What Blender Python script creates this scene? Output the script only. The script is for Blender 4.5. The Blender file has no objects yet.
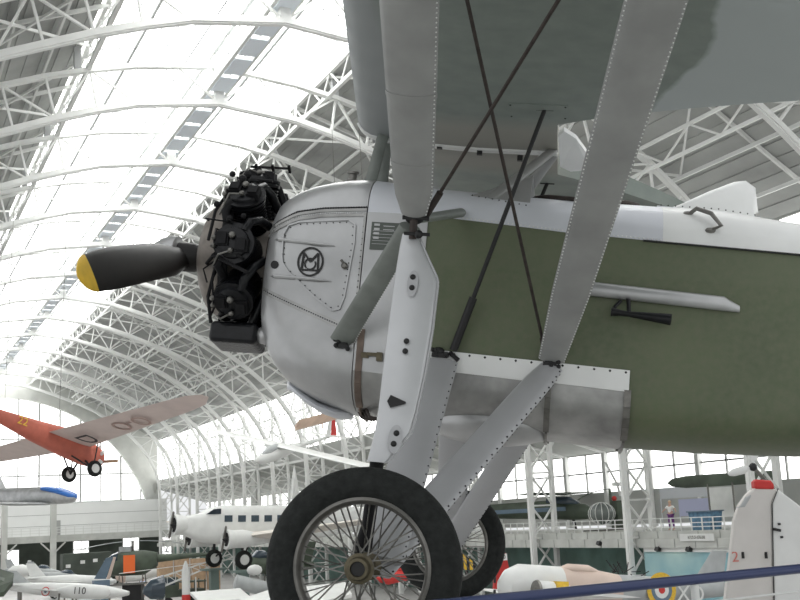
import bpy, math, random
from mathutils import Vector, Matrix
random.seed(7)
C = bpy.context.scene.collection
V = Vector
PI = math.pi
EYE = 6.2                       # camera height above the hall floor

# ------------------------------------------------------------------ camera frame
CF = V((0.4175, 0.8892, 0.1869)); CR = V((0.908, -0.416, -0.0491)); CU = V((-0.0341, -0.1902, 0.9811))
def at(px, py, depth):
    """survey point: where the thing seen at that spot stands, depth metres into the hall"""
    d = (CF + CR * ((px - 400) / 1150.0) + CU * ((300 - py) / 1150.0)) * depth
    return V((d.x, d.y, d.z + EYE))

# ------------------------------------------------------------------ materials
def mat(name, col, rough=.6, metal=0., noise=0., scale=6., bump=0., emit=0., bscale=None, spec=None, col2=None):
    m = bpy.data.materials.new(name); m.use_nodes = True
    nt = m.node_tree; b = nt.nodes['Principled BSDF']
    b.inputs['Base Color'].default_value = (*col, 1)
    b.inputs['Roughness'].default_value = rough; b.inputs['Metallic'].default_value = metal
    if noise or bump:
        tc = nt.nodes.new('ShaderNodeTexCoord')
        n = nt.nodes.new('ShaderNodeTexNoise'); n.inputs['Scale'].default_value = scale; n.inputs['Detail'].default_value = 6
        nt.links.new(tc.outputs['Object'], n.inputs['Vector'])
        if noise:
            r = nt.nodes.new('ShaderNodeMapRange'); r.inputs[1].default_value = .3; r.inputs[2].default_value = .7
            nt.links.new(n.outputs['Fac'], r.inputs[0])
            mx = nt.nodes.new('ShaderNodeMix'); mx.data_type = 'RGBA'
            c2 = col2 or tuple(min(1, c * (1 + noise)) for c in col)
            c1 = tuple(c * (1 - noise) for c in col)
            mx.inputs[6].default_value = (*c1, 1); mx.inputs[7].default_value = (*c2, 1)
            nt.links.new(r.outputs[0], mx.inputs[0]); nt.links.new(mx.outputs[2], b.inputs['Base Color'])
        if bump:
            n2 = nt.nodes.new('ShaderNodeTexNoise'); n2.inputs['Scale'].default_value = bscale or scale * 4
            nt.links.new(tc.outputs['Object'], n2.inputs['Vector'])
            bp = nt.nodes.new('ShaderNodeBump'); bp.inputs['Strength'].default_value = bump; bp.inputs['Distance'].default_value = .01
            nt.links.new(n2.outputs['Fac'], bp.inputs['Height']); nt.links.new(bp.outputs[0], b.inputs['Normal'])
    if spec is not None: b.inputs['Specular IOR Level'].default_value = spec
    if emit:
        b.inputs['Emission Color'].default_value = (1, .995, .98, 1); b.inputs['Emission Strength'].default_value = emit
    return m

M = {}
M['truss'] = mat('white_painted_steel', (.76, .77, .75), .6, noise=.1, scale=.4)
M['truss2'] = mat('pale_purlin_steel', (.70, .71, .69), .6)
M['roof'] = mat('corrugated_roof', (.36, .37, .355), .8, noise=.22, scale=.25)
M['wallgrey'] = mat('grey_wall', (.42, .43, .41), .8, noise=.12, scale=.3)
M['wallwhite'] = mat('white_wall', (.80, .81, .80), .7, noise=.05, scale=.2)
M['masonry'] = mat('masonry', (.55, .56, .53), .8, noise=.12, scale=.5)
M['floor'] = mat('hall_floor', (.42, .41, .40), .5, noise=.12, scale=.15)
M['glow'] = mat('daylit_glazing', (.9, .92, .92), .5, emit=2.2)
M['sky'] = mat('daylit_rooflight', (.9, .92, .92), .5, emit=4.2)
M['mull'] = mat('grey_glazing_bar', (.38, .39, .38), .6)
M['mullw'] = mat('pale_glazing_bar', (.40, .41, .41), .6)
M['teal'] = mat('teal_panel', (.13, .22, .19), .7, noise=.3, scale=.5)
M['deck'] = mat('gallery_concrete', (.52, .53, .50), .7, noise=.1, scale=1)
M['dark'] = mat('dark_green_grey', (.07, .085, .07), .8, noise=.3, scale=.4)
M['alu'] = mat('painted_aluminium', (.47, .475, .475), .33, .55, noise=.17, scale=3.5, bump=.25, bscale=9)
M['alu_d'] = mat('bare_aluminium', (.36, .36, .35), .34, .6, noise=.25, scale=7, bump=.2, bscale=14)
M['white'] = mat('white_panel', (.80, .81, .79), .4, .1, noise=.05, scale=4)
M['turtle'] = mat('pale_deck_paint', (.70, .72, .76), .38, .15, noise=.07, scale=3)
M['bolt'] = mat('dark_bolts', (.03, .03, .03), .5, .5)
M['rivet'] = mat('bright_rivets', (.85, .85, .84), .35, .3)
M['strut'] = mat('grey_strut_paint', (.33, .335, .325), .45, .2, noise=.12, scale=5)
M['gear'] = mat('pale_grey_gear_paint', (.46, .465, .475), .42, .2, noise=.06, scale=4)
M['olive'] = mat('grey_green_strut_paint', (.215, .235, .215), .5, .1, noise=.15, scale=8)
M['black'] = mat('black_enamel', (.006, .0065, .008), .3, 0, noise=.5, scale=14, bump=.3, spec=.35)
M['prop'] = mat('black_propeller_paint', (.011, .010, .009), .45, noise=.4, scale=5, spec=.3)
M['legw'] = mat('silver_white_leg_paint', (.60, .61, .62), .35, .25, noise=.05, scale=5)
M['blackm'] = mat('black_matt', (.008, .008, .009), .6, noise=.4, scale=20, spec=.25)
M['case'] = mat('grey_brown_crankcase', (.24, .215, .19), .5, .3, noise=.3, scale=10)
M['steel'] = mat('dull_steel', (.20, .195, .18), .4, .8, noise=.2, scale=20)
M['rust'] = mat('brown_wire', (.045, .035, .03), .55, .3, noise=.3, scale=30)
M['tyre'] = mat('rubber', (.017, .019, .018), .8, noise=.4, scale=30, bump=.5, bscale=60, spec=.3)
M['brass'] = mat('old_brass', (.11, .095, .06), .45, .5, noise=.3, scale=30)
M['yellow'] = mat('yellow_paint', (.72, .46, .04), .5, noise=.15, scale=12)
M['railblue'] = mat('dark_blue_rail', (.03, .045, .13), .3, .1)
M['cream'] = mat('white_aircraft_paint', (.72, .73, .71), .45, noise=.05, scale=2)
M['greyp'] = mat('grey_aircraft_paint', (.40, .42, .42), .5, noise=.12, scale=2)
M['tan'] = mat('faded_beige_paint', (.62, .50, .43), .6, noise=.12, scale=.6)
M['red'] = mat('red_paint', (.55, .035, .03), .5, noise=.1, scale=3)
M['orangered'] = mat('faded_red_fabric', (.50, .13, .085), .6, noise=.2, scale=2)
M['orange'] = mat('orange_paint', (.85, .16, .03), .5)
M['pinkwing'] = mat('beige_wing_fabric', (.62, .52, .48), .7, noise=.06, scale=2)
M['pinkwood'] = mat('pale_wood_wing', (.86, .64, .50), .6, noise=.1, scale=2)
M['blue'] = mat('blue_paint', (.04, .16, .50), .4)
M['bluegrey'] = mat('blue_grey_paint', (.13, .19, .25), .5, noise=.1, scale=2)
M['lightblue'] = mat('pale_blue', (.62, .68, .86), .6)
M['camo'] = mat('dark_camouflage', (.065, .085, .06), .6, noise=.4, scale=.8)
M['glass'] = mat('dark_window_glass', (.05, .07, .09), .1)
M['wood'] = mat('brown_timber', (.48, .34, .22), .7, noise=.2, scale=2)
M['skin'] = mat('skin', (.55, .35, .27), .6)
M['mural'] = mat('mural_sky', (.16, .46, .62), .6, noise=.3, scale=.2, col2=(.50, .68, .64))
M['purple'] = mat('purple_cloth', (.16, .05, .2), .8)

def fabric(name, base, low):
    m = mat(name, base, .62, noise=.12, scale=3, bump=.15, bscale=40); return m
# green fuselage cloth: patches of faded green over olive, faint panel bands
def green_cloth():
    m = bpy.data.materials.new('olive_green_dope'); m.use_nodes = True; nt = m.node_tree; b = nt.nodes['Principled BSDF']
    tc = nt.nodes.new('ShaderNodeTexCoord')
    def noise(s, d=5):
        n = nt.nodes.new('ShaderNodeTexNoise'); n.inputs['Scale'].default_value = s; n.inputs['Detail'].default_value = d
        nt.links.new(tc.outputs['Object'], n.inputs['Vector']); return n
    def mix(f, a, c):
        mx = nt.nodes.new('ShaderNodeMix'); mx.data_type = 'RGBA'
        nt.links.new(f, mx.inputs[0])
        for i, v in ((6, a), (7, c)):
            if isinstance(v, tuple): mx.inputs[i].default_value = (*v, 1)
            else: nt.links.new(v, mx.inputs[i])
        return mx.outputs[2]
    def rng(o, a, c):
        r = nt.nodes.new('ShaderNodeMapRange'); r.inputs[1].default_value = a; r.inputs[2].default_value = c; nt.links.new(o, r.inputs[0]); return r.outputs[0]
    n1 = noise(1.7); n2 = noise(26, 4)
    c1 = mix(rng(n1.outputs['Fac'], .35, .68), (.092, .120, .064), (.122, .152, .080))
    sep = nt.nodes.new('ShaderNodeSeparateXYZ'); nt.links.new(tc.outputs['Object'], sep.inputs[0])
    # faded rectangle (older lighter paint) towards the front, band edge
    c2 = mix(rng(n2.outputs['Fac'], .3, .72), c1, (.150, .155, .100))
    mx = nt.nodes.new('ShaderNodeMix'); mx.data_type = 'RGBA'; mx.inputs[0].default_value = .6
    nt.links.new(c1, mx.inputs[6]); nt.links.new(c2, mx.inputs[7])
    band = rng(sep.outputs['Z'], 1.50, 1.515)
    c3 = mix(band, mx.outputs[2], (.135, .155, .095))
    m2 = nt.nodes.new('ShaderNodeMix'); m2.data_type = 'RGBA'; m2.inputs[0].default_value = .35
    nt.links.new(mx.outputs[2], m2.inputs[6]); nt.links.new(c3, m2.inputs[7])
    nt.links.new(m2.outputs[2], b.inputs['Base Color'])
    b.inputs['Roughness'].default_value = .5
    n3 = noise(3.2, 2); bp = nt.nodes.new('ShaderNodeBump'); bp.inputs['Strength'].default_value = .25; bp.inputs['Distance'].default_value = .02
    nt.links.new(n3.outputs['Fac'], bp.inputs['Height']); nt.links.new(bp.outputs[0], b.inputs['Normal'])
    return m
M['green'] = green_cloth()

def wing_cloth():
    m = bpy.data.materials.new('grey_green_wing_dope'); m.use_nodes = True; nt = m.node_tree; b = nt.nodes['Principled BSDF']
    tc = nt.nodes.new('ShaderNodeTexCoord'); sep = nt.nodes.new('ShaderNodeSeparateXYZ'); nt.links.new(tc.outputs['Object'], sep.inputs[0])
    n = nt.nodes.new('ShaderNodeTexNoise'); n.inputs['Scale'].default_value = 1.4; n.inputs['Detail'].default_value = 4; nt.links.new(tc.outputs['Object'], n.inputs['Vector'])
    nf = nt.nodes.new('ShaderNodeTexNoise'); nf.inputs['Scale'].default_value = 9; nf.inputs['Detail'].default_value = 6; nt.links.new(tc.outputs['Object'], nf.inputs['Vector'])
    def math_(op, a, c):
        k = nt.nodes.new('ShaderNodeMath'); k.operation = op
        for i, v in ((0, a), (1, c)):
            if isinstance(v, (int, float)): k.inputs[i].default_value = v
            else: nt.links.new(v, k.inputs[i])
        return k.outputs[0]
    def rng(o, a, c):
        r = nt.nodes.new('ShaderNodeMapRange'); r.inputs[1].default_value = a; r.inputs[2].default_value = c; nt.links.new(o, r.inputs[0]); return r.outputs[0]
    def mix(f, a, c):
        mx = nt.nodes.new('ShaderNodeMix'); mx.data_type = 'RGBA'; nt.links.new(f, mx.inputs[0])
        for i, v in ((6, a), (7, c)):
            if isinstance(v, tuple): mx.inputs[i].default_value = (*v, 1)
            else: nt.links.new(v, mx.inputs[i])
        return mx.outputs[2]
    base = mix(rng(nf.outputs['Fac'], .3, .7), (.215, .25, .225), (.26, .295, .265))
    # pale camouflage patch aft, edged by a wavering line
    e = math_('ADD', math_('ADD', sep.outputs['X'], math_('MULTIPLY', n.outputs['Fac'], -.35)), math_('MULTIPLY', sep.outputs['Y'], .12))
    pale = math_('MULTIPLY', rng(e, -1.19, -1.22), rng(sep.outputs['Y'], 0, .02))
    c = mix(pale, base, (.46, .50, .50))
    ay = nt.nodes.new('ShaderNodeMath'); ay.operation = 'ABSOLUTE'; nt.links.new(sep.outputs['Y'], ay.inputs[0])
    # unfaded tan-grey plywood bay at the root and grey leading-edge sheet
    root = rng(math_('ADD', ay.outputs[0], math_('MULTIPLY', n.outputs['Fac'], .12)), .62, .40)
    c = mix(root, c, (.33, .325, .285))
    lead = rng(sep.outputs['X'], .13, .20)
    c = mix(lead, c, (.31, .33, .33))
    w = nt.nodes.new('ShaderNodeTexWave'); w.wave_type = 'BANDS'; w.bands_direction = 'Y'; w.inputs['Scale'].default_value = 1.05; w.inputs['Distortion'].default_value = .15
    nt.links.new(tc.outputs['Object'], w.inputs['Vector'])
    bp = nt.nodes.new('ShaderNodeBump'); bp.inputs['Strength'].default_value = .25; bp.inputs['Distance'].default_value = .02
    nt.links.new(w.outputs['Fac'], bp.inputs['Height']); nt.links.new(bp.outputs[0], b.inputs['Normal'])
    nt.links.new(c, b.inputs['Base Color']); b.inputs['Roughness'].default_value = .55
    return m
M['wing'] = wing_cloth()

# ------------------------------------------------------------------ mesh builder
def cz(v): return V(v)
class MB:
    def __init__(s): s.v = []; s.f = []; s.m = []; s.sm = []; s.mi = 0; s.smooth = False
    def add(s, vs, fs):
        b = len(s.v); s.v += [tuple(p) for p in vs]
        for f in fs: s.f.append(tuple(b + i for i in f)); s.m.append(s.mi); s.sm.append(s.smooth)
    def box(s, c, size, rot=None):
        c = V(c); h = V(size) / 2; vs = []
        for i in range(8):
            p = V((h.x * (1 if i & 1 else -1), h.y * (1 if i & 2 else -1), h.z * (1 if i & 4 else -1)))
            if rot is not None: p = rot @ p
            vs.append(c + p)
        s.add(vs, [(0, 2, 3, 1), (4, 5, 7, 6), (0, 1, 5, 4), (2, 6, 7, 3), (0, 4, 6, 2), (1, 3, 7, 5)]); return s
    def beam(s, a, b, w, h=None, up=(0, 0, 1)):
        a = V(a); b = V(b); d = (b - a)
        if d.length < 1e-6: return s
        d.normalize(); up = V(up)
        if abs(d.dot(up)) > .98: up = V((0, 1, 0)) if abs(d.y) < .9 else V((1, 0, 0))
        sx = d.cross(up).normalized() * (w / 2); sy = sx.cross(d).normalized() * ((h or w) / 2)
        vs = [a - sx - sy, a + sx - sy, a + sx + sy, a - sx + sy, b - sx - sy, b + sx - sy, b + sx + sy, b - sx + sy]
        s.add(vs, [(3, 2, 1, 0), (4, 5, 6, 7), (0, 1, 5, 4), (1, 2, 6, 5), (2, 3, 7, 6), (3, 0, 4, 7)]); return s
    def tube(s, pts, r, n=10, caps=True):
        pts = [V(p) for p in pts]; m = len(pts)
        rs = r if isinstance(r, (list, tuple)) else [r] * m
        up = None; rings = []
        for i, p in enumerate(pts):
            d = (pts[min(i + 1, m - 1)] - pts[max(i - 1, 0)]).normalized()
            if up is None: up = V((0, 0, 1)) if abs(d.z) < .9 else V((1, 0, 0))
            x = d.cross(up)
            if x.length < 1e-4: x = d.cross(V((0, 1, 0)))
            x.normalize(); y = x.cross(d).normalized(); up = y
            rings.append([p + (x * math.cos(2 * PI * k / n) + y * math.sin(2 * PI * k / n)) * rs[i] for k in range(n)])
        s.loft(rings, caps); return s
    def loft(s, rings, caps=True, closed=True):
        n = len(rings[0]); vs = [p for r in rings for p in r]; fs = []
        for i in range(len(rings) - 1):
            for k in range(n if closed else n - 1):
                a = i * n + k; b = i * n + (k + 1) % n
                fs.append((a, a + n, b + n, b))
        if caps and closed:
            fs.append(tuple(range(n))); fs.append(tuple(reversed(range((len(rings) - 1) * n, len(rings) * n))))
        s.add(vs, fs); return s
    def lathe(s, c, axis, prof, n=24, caps=True):
        """prof: (distance along axis, radius)"""
        c = V(c); a = V(axis).normalized(); up = V((0, 0, 1)) if abs(a.z) < .9 else V((1, 0, 0))
        x = a.cross(up).normalized(); y = x.cross(a).normalized()
        s.loft([[c + a * t + (x * math.cos(2 * PI * k / n) + y * math.sin(2 * PI * k / n)) * max(r, 1e-4) for k in range(n)] for t, r in prof], caps); return s
    def ball(s, c, r, n=10, sc=(1, 1, 1)):
        c = V(c); rings = []
        for i in range(n // 2 + 1):
            t = PI * i / (n // 2); rr = max(math.sin(t), 1e-3)
            rings.append([c + V((rr * math.cos(2 * PI * k / n) * r * sc[0], rr * math.sin(2 * PI * k / n) * r * sc[1], -math.cos(t) * r * sc[2])) for k in range(n)])
        s.loft([list(reversed(q)) for q in rings]); return s
    def dot(s, c, r):
        c = V(c); s.add([c + V(o) * r for o in ((1, 0, 0), (-1, 0, 0), (0, 1, 0), (0, -1, 0), (0, 0, 1), (0, 0, -1))],
                        [(0, 2, 4), (2, 1, 4), (1, 3, 4), (3, 0, 4), (2, 0, 5), (1, 2, 5), (3, 1, 5), (0, 3, 5)]); return s
    def prism(s, pts, off):
        """polygon extruded by vector off"""
        pts = [V(p) for p in pts]; off = V(off); n = len(pts)
        s.add(pts + [p + off for p in pts], [tuple(range(n)), tuple(reversed(range(n, 2 * n)))] + [(i, i + n, (i + 1) % n + n, (i + 1) % n) for i in range(n)]); return s
    def quad(s, a, b, c, d): s.add([a, b, c, d], [(0, 1, 2, 3)]); return s
    def build(s, name, mats, parent=None, loc=None):
        me = bpy.data.meshes.new(name); me.from_pydata(s.v, [], s.f)
        if not isinstance(mats, (list, tuple)): mats = [mats]
        for q in mats: me.materials.append(q)
        me.polygons.foreach_set('material_index', s.m); me.polygons.foreach_set('use_smooth', s.sm); me.update()
        import bmesh
        bm = bmesh.new(); bm.from_mesh(me); bmesh.ops.recalc_face_normals(bm, faces=bm.faces); bm.to_mesh(me); bm.free()
        if any(s.sm):
            try: me.set_sharp_from_angle(angle=math.radians(40))
            except Exception: pass
        o = bpy.data.objects.new(name, me); C.objects.link(o)
        if parent is not None: o.parent = parent
        if loc is not None: o.location = loc
        return o
def SM():
    b = MB(); b.smooth = True; return b
def tag(o, label=None, cat=None, group=None, kind=None):
    if label: o['label'] = label
    if cat: o['category'] = cat
    if group: o['group'] = group
    if kind: o['kind'] = kind
    return o
def empty(name, mw, label=None, cat=None, group=None):
    o = bpy.data.objects.new(name, None); C.objects.link(o); o.empty_display_size = .2
    if isinstance(mw, Matrix): o.matrix_world = mw
    else: o.location = mw
    return tag(o, label, cat, group)
def copy_tree(o, parent=None):
    c = o.copy(); C.objects.link(c)
    if parent is not None: c.parent = parent
    for ch in list(o.children): copy_tree(ch, c)
    return c
def frame(origin, fwd, up=(0, 0, 1)):
    x = V(fwd).normalized(); y = V(up).cross(x).normalized(); z = x.cross(y)
    m = Matrix((x, y, z)).transposed().to_4x4(); m.translation = V(origin); return m
def text(name, body, size, m, material, parent=None, thick=.002, width=None):
    cu = bpy.data.curves.new(name, 'FONT'); cu.body = body; cu.size = size; cu.extrude = thick; cu.align_x = 'CENTER'; cu.align_y = 'CENTER'; cu.resolution_u = 3
    t = bpy.data.objects.new(name, cu); C.objects.link(t)
    bpy.context.view_layer.update()
    me = bpy.data.meshes.new_from_object(t.evaluated_get(bpy.context.evaluated_depsgraph_get()))
    bpy.data.objects.remove(t); me.materials.clear(); me.materials.append(material)
    if width:
        xs = [v.co.x for v in me.vertices]; k = width / (max(xs) - min(xs))
        for v in me.vertices: v.co.x *= k
    o = bpy.data.objects.new(name, me); C.objects.link(o)
    if parent is not None: o.parent = parent
    o.matrix_local = m; return o
def disc_frame(origin, normal, up):
    z = V(normal).normalized(); y = V(up); y = (y - z * y.dot(z)).normalized(); x = y.cross(z)
    m = Matrix((x, y, z)).transposed().to_4x4(); m.translation = V(origin); return m
def W(x, y, z): return V((x, y, z + EYE))       # z given from eye level

# ================================================================== THE HALL
AX = 16.9; Y0 = 14.0; YE = 190.0; XR = AX + 26.6
RIBS = [58 + 11 * k for k in range(-4, 12)]
LOW = [(0, 22.8), (4.3, 22.3), (7.6, 21.4), (11.2, 20.0), (14, 18.9), (16.9, 17.1), (19.7, 15.0), (21.9, 12.7), (23.5, 10.4), (24.4, 8), (24.6, 5), (24.6, -6.2)]
UPP = [(0, 24.9), (4.4, 24.4), (8.1, 23.6), (11.8, 22.3), (15.2, 20.9), (18.4, 19.0), (21.5, 16.6), (24, 13.9), (25.6, 10.9), (26.3, 8), (26.4, 5), (26.4, -6.2)]
def sample(n):
    """matching points along both chords of a rib, crown to foot"""
    L = [0]
    for i in range(1, len(LOW)): L.append(L[-1] + math.dist(LOW[i - 1], LOW[i]))
    out = []
    for k in range(n + 1):
        t = L[-1] * k / n; i = max(j for j in range(len(L)) if L[j] <= t + 1e-9); i = min(i, len(L) - 2)
        u = (t - L[i]) / (L[i + 1] - L[i])
        f = lambda P: (P[i][0] + (P[i + 1][0] - P[i][0]) * u, P[i][1] + (P[i + 1][1] - P[i][1]) * u)
        out.append((f(LOW), f(UPP)))
    return out
S = sample(20)
def rib_mesh():
    lo, up, we = MB(), MB(), MB()
    for sgn in (1, -1):
        P = [(V((sgn * a[0], 0, a[1])), V((sgn * b[0], 0, b[1]))) for a, b in S]
        for i in range(len(P) - 1):
            lo.beam(P[i][0], P[i + 1][0], .40, .26, up=(0, 1, 0)); lo.beam(P[i][0], P[i + 1][0], .26, .42, up=(0, 1, 0))
            up.beam(P[i][1], P[i + 1][1], .24, .40, up=(0, 1, 0))
            if i: we.beam(P[i][0], P[i][1], .11, .16, up=(0, 1, 0))
            if i % 2 == 0 or P[i][0].z < 12: we.beam(P[i][0], P[i + 1][1], .10, .15, up=(0, 1, 0))
            if i % 2 or P[i][0].z < 12: we.beam(P[i][1], P[i + 1][0], .10, .15, up=(0, 1, 0))
    we.beam((0, 0, 22.8), (0, 0, 24.9), .5, .4)
    return lo, up, we
def make_rib():
    r = empty('roof_truss', W(AX, 0, 0), 'white lattice steel arch rib spanning the vaulted hall roof', 'roof truss', 'white lattice arch ribs of the hall roof')
    lo, up, we = rib_mesh()
    lo.build('lower_chord', M['truss'], r); up.build('upper_chord', M['truss'], r); we.build('lattice_web', M['truss'], r); return r
rib0 = make_rib()
for i, y in enumerate(RIBS):
    r = rib0 if i == 0 else copy_tree(rib0)
    r.location = W(AX, y, 0)

# longitudinal lattice purlins
def purlin(dx, zt, zb, label, step=2.2, w=.16):
    m = MB(); x = AX + dx
    m.beam(W(x, Y0, zt), W(x, YE - 1.2, zt), w, w); m.beam(W(x, Y0, zb), W(x, YE - 1.2, zb), w, w)
    n = int((YE - Y0) / step); 
    for k in range(n):
        a = Y0 + k * step; 
        if a + step > YE - 1.2: break
        m.beam(W(x, a, zt if k % 2 else zb), W(x, a + step, zb if k % 2 else zt), .07, .10)
    o = m.build('purlin_truss', M['truss2']); return tag(o, label, 'roof truss', 'long lattice purlins between the ribs')
for sg, sd in ((1, 'right'), (-1, 'left')):
    purlin(sg * 6.4 - (.6 if sg < 0 else 0), 25.2, 23.9, 'long white lattice purlin under the %s edge of the ridge skylight' % sd, 1.5, .22)
    purlin(sg * 12.8, 21.7, 20.6, 'long white lattice purlin halfway down the %s roof slope' % sd)
    purlin(sg * 19.2, 18.3, 17.0, 'long white lattice purlin low on the %s roof slope' % sd)
for q in (-.55, .55):
    purlin(q, 25.2, 23.6, 'long white lattice girder on the %s side of the ridge walkway' % ('right' if q > 0 else 'left'), 1.3, .2)
wk = MB()
for k in range(int((YE - Y0) / 2.6)):
    wk.box(W(AX, Y0 + 1.3 + k * 2.6, 23.45), (.95, 2.1, .06))
tag(wk.build('ridge_walkway', mat('blue_grey_grating', (.72, .77, .82), .6)), 'blue-grey slatted maintenance walkway under the ridge of the skylight', 'walkway')

# opaque corrugated slopes with purlins
SLS = {1: 6.5, -1: 7.3}
SL = [(6.4, 25.5), (11.3, 23.7), (15.2, 21.9), (18.6, 19.9), (22, 17.6), (26.6, 14.7)]
ce = MB()
for sg in (1, -1):
    prev = None; y = Y0 - 4
    for i in range(len(SL) - 1):
        a, b = SL[i], SL[i + 1]
        if i == 0: a = (SLS[sg], 25.5 - (SLS[sg] - 6.4) * .36)
        n = max(2, int(math.dist(a, b) / .42))
        for k in range(n):                       # corrugation: small steps in the sheet
            u0, u1 = k / n, (k + 1) / n
            p = (a[0] + (b[0] - a[0]) * u0, a[1] + (b[1] - a[1]) * u0); q = (a[0] + (b[0] - a[0]) * u1, a[1] + (b[1] - a[1]) * u1)
            ce.box(W(AX + sg * (p[0] + q[0]) / 2, (y + YE) / 2, (p[1] + q[1]) / 2 + (.05 if k % 2 else 0)), (math.dist(p, q) * 1.02, YE - y, .08),
                   Matrix.Rotation(sg * math.atan2(a[1] - b[1], b[0] - a[0]), 3, 'Y'))
ce.mi = 1
for sg in (1, -1):
    for dx, z in ((9, 24.35), (11.3, 23.5), (15.2, 21.7), (17, 20.6), (22, 17.2), (24.3, 15.5)):
        ce.beam(W(AX + sg * dx, Y0, z - .1), W(AX + sg * dx, YE - .6, z - .1), .12, .2)
    for y in [r + 5.5 for r in RIBS[:-1]]:
        for i in range(len(SL) - 1):
            a, b = SL[i], SL[i + 1]
            ce.beam(W(AX + sg * a[0], y, a[1] - .25), W(AX + sg * b[0], y, b[1] - .25), .14, .2)
    for r in RIBS[:-1]:
        for (a, b) in ((SL[0], SL[2]), (SL[2], SL[4])):
            ce.beam(W(AX + sg * a[0], r, a[1] - .4), W(AX + sg * b[0], r + 11, b[1] - .4), .10, .14)
            ce.beam(W(AX + sg * b[0], r, b[1] - .4), W(AX + sg * a[0], r + 11, a[1] - .4), .10, .14)
tag(ce.build('ceiling', [M['roof'], M['truss2']]), 'grey corrugated roof slopes on both sides of the skylight', kind='structure')

# ridge skylight (lantern)
sk = empty('skylight', W(AX - .35, Y0, 25), 'long glazed ridge skylight of the vault'); sk['kind'] = 'structure'
gl = MB(); x0 = 7.2
for sg in (1, -1):
    gl.prism([V((0, 0, 2.4)), V((0, YE - Y0, 2.4)), V((sg * x0, YE - Y0, 1.0)), V((sg * x0, 0, 1.0))], (0, 0, .03))
    gl.prism([V((sg * x0, 0, .4)), V((sg * x0, YE - Y0, .4)), V((sg * x0, YE - Y0, 1.0)), V((sg * x0, 0, 1.0))], (sg * .03, 0, 0))
gl.build('glazing', M['sky'], sk)
gb = MB()
for sg in (1, -1):
    for k in range(9):
        x = sg * x0 * k / 8; z = 2.4 - 1.4 * k / 8 - .04
        gb.beam((x, 0, z), (x, YE - Y0, z), .16 if k in (4, 8) else .05, .22 if k in (4, 8) else .05)
    y = 0
    while y < YE - Y0:
        gb.beam((0, y, 2.33), (sg * x0, y, .93), .05, .05); y += 2.75
    for r in RIBS:
        if r > Y0: gb.beam((sg * x0, r - Y0, -1.2), (sg * x0, r - Y0, 1.1), .35, .35)
gb.build('glazing_bars', M['mullw'], sk)

# end wall: masonry with a great arched window
CX = 18.6; RA = 24.3; ZA = -2.4 + 2.0; ZB = 5.1
def arc(r, n=48, zc=-2.5, cx=CX): return [(cx + r * math.cos(PI * k / n), zc + r * math.sin(PI * k / n)) for k in range(n + 1)]
ew = MB()
inner = [p for p in arc(RA)]; inner = [(max(min(x, 60), -30), max(z, ZB)) for x, z in inner]
outer = []
for x, z in arc(40): outer.append((max(min(x, XR + .5), AX - 27.1), min(max(z, ZB), 26.5)))
for i in range(len(inner) - 1):
    a, b, c, d = inner[i], inner[i + 1], outer[i + 1], outer[i]
    ew.prism([W(a[0], YE, a[1]), W(b[0], YE, b[1]), W(c[0], YE, c[1]), W(d[0], YE, d[1])], (0, 1.2, 0))
ring = arc(RA + 1.6)
for i in range(len(inner) - 1):
    if inner[i][1] > ZB and inner[i + 1][1] > ZB:
        a, b, c, d = inner[i], inner[i + 1], ring[i + 1], ring[i]
        ew.prism([W(a[0], YE - .5, a[1]), W(b[0], YE - .5, b[1]), W(c[0], YE - .5, c[1]), W(d[0], YE - .5, d[1])], (0, .5, 0))
ew.box(W(CX, YE + .6, -3.4), (58, 1.2, 5.6))
tag(ew.build('wall_end', M['masonry']), 'pale masonry end wall around the great arched window', kind='structure')
win = empty('window_1', W(CX, YE + .6, ZB), 'great arched window in the far end wall'); win['kind'] = 'structure'
wm = MB(); P = [V((p[0] - CX, 0, p[1] - ZB)) for p in inner]
wm.prism(P, (0, .05, 0)); wm.build('pane', M['glow'], win)
wb = MB()
for k in range(-7, 8):
    x = k * 3.2; h = math.sqrt(max(RA ** 2 - x * x, 0)) - 2.5 - ZB
    if h > 0: wb.beam((x, -.15, 0), (x, -.15, h), .28 if k % 2 == 0 else .2, .2)
for z in (0.1, 4.4, 10.2):
    hw = math.sqrt(RA ** 2 - (z + ZB + 2.5) ** 2); wb.beam((-hw, -.15, z), (hw, -.15, z), .18 if z > 1 else .5, .2)
wb.build('glazing_bars', M['mull'], win)
# end gallery: white parapet wall above, dark bays and lit windows below
pw = MB(); pw.box(W(CX, YE - 2.2, 2.6), (52, .4, 5.0)); pw.mi = 1
for z in (1.6, 3.3): pw.box(W(CX, YE - 2.42, z), (52, .04, .07))
pw.box(W(19.6 + 8, YE - 2.45, .95), (.6, .06, 2.9))
tag(pw.build('wall_parapet', [M['wallwhite'], M['mull']]), 'white panelled wall above the end gallery', kind='structure')
gd = MB(); gd.box(W(CX, YE - 4.4, -.3), (52, 4.0, .7)); gd.box(W(CX, YE - 6.5, -.35), (52, .3, 1.0))
tag(gd.build('trim_1', M['deck']), 'pale concrete edge of the end gallery', kind='structure')
gr = MB()
for k in range(40): gr.beam(W(-7 + 1.3 * k, YE - 6.5, .1), W(-7 + 1.3 * k, YE - 6.5, 1.35), .08)
for z in (.55, .95, 1.35): gr.beam(W(-7, YE - 6.5, z), W(44, YE - 6.5, z), .08)
tag(gr.build('gallery_railing', M['truss2']), 'thin white railing along the end gallery below the arched window', 'railing')
dk = MB(); dk.box(W(CX, YE - 1.4, -3.4), (52, .3, 5.4)); tag(dk.build('wall_arcade', M['dark']), 'dark recessed wall under the end gallery', kind='structure')
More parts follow.
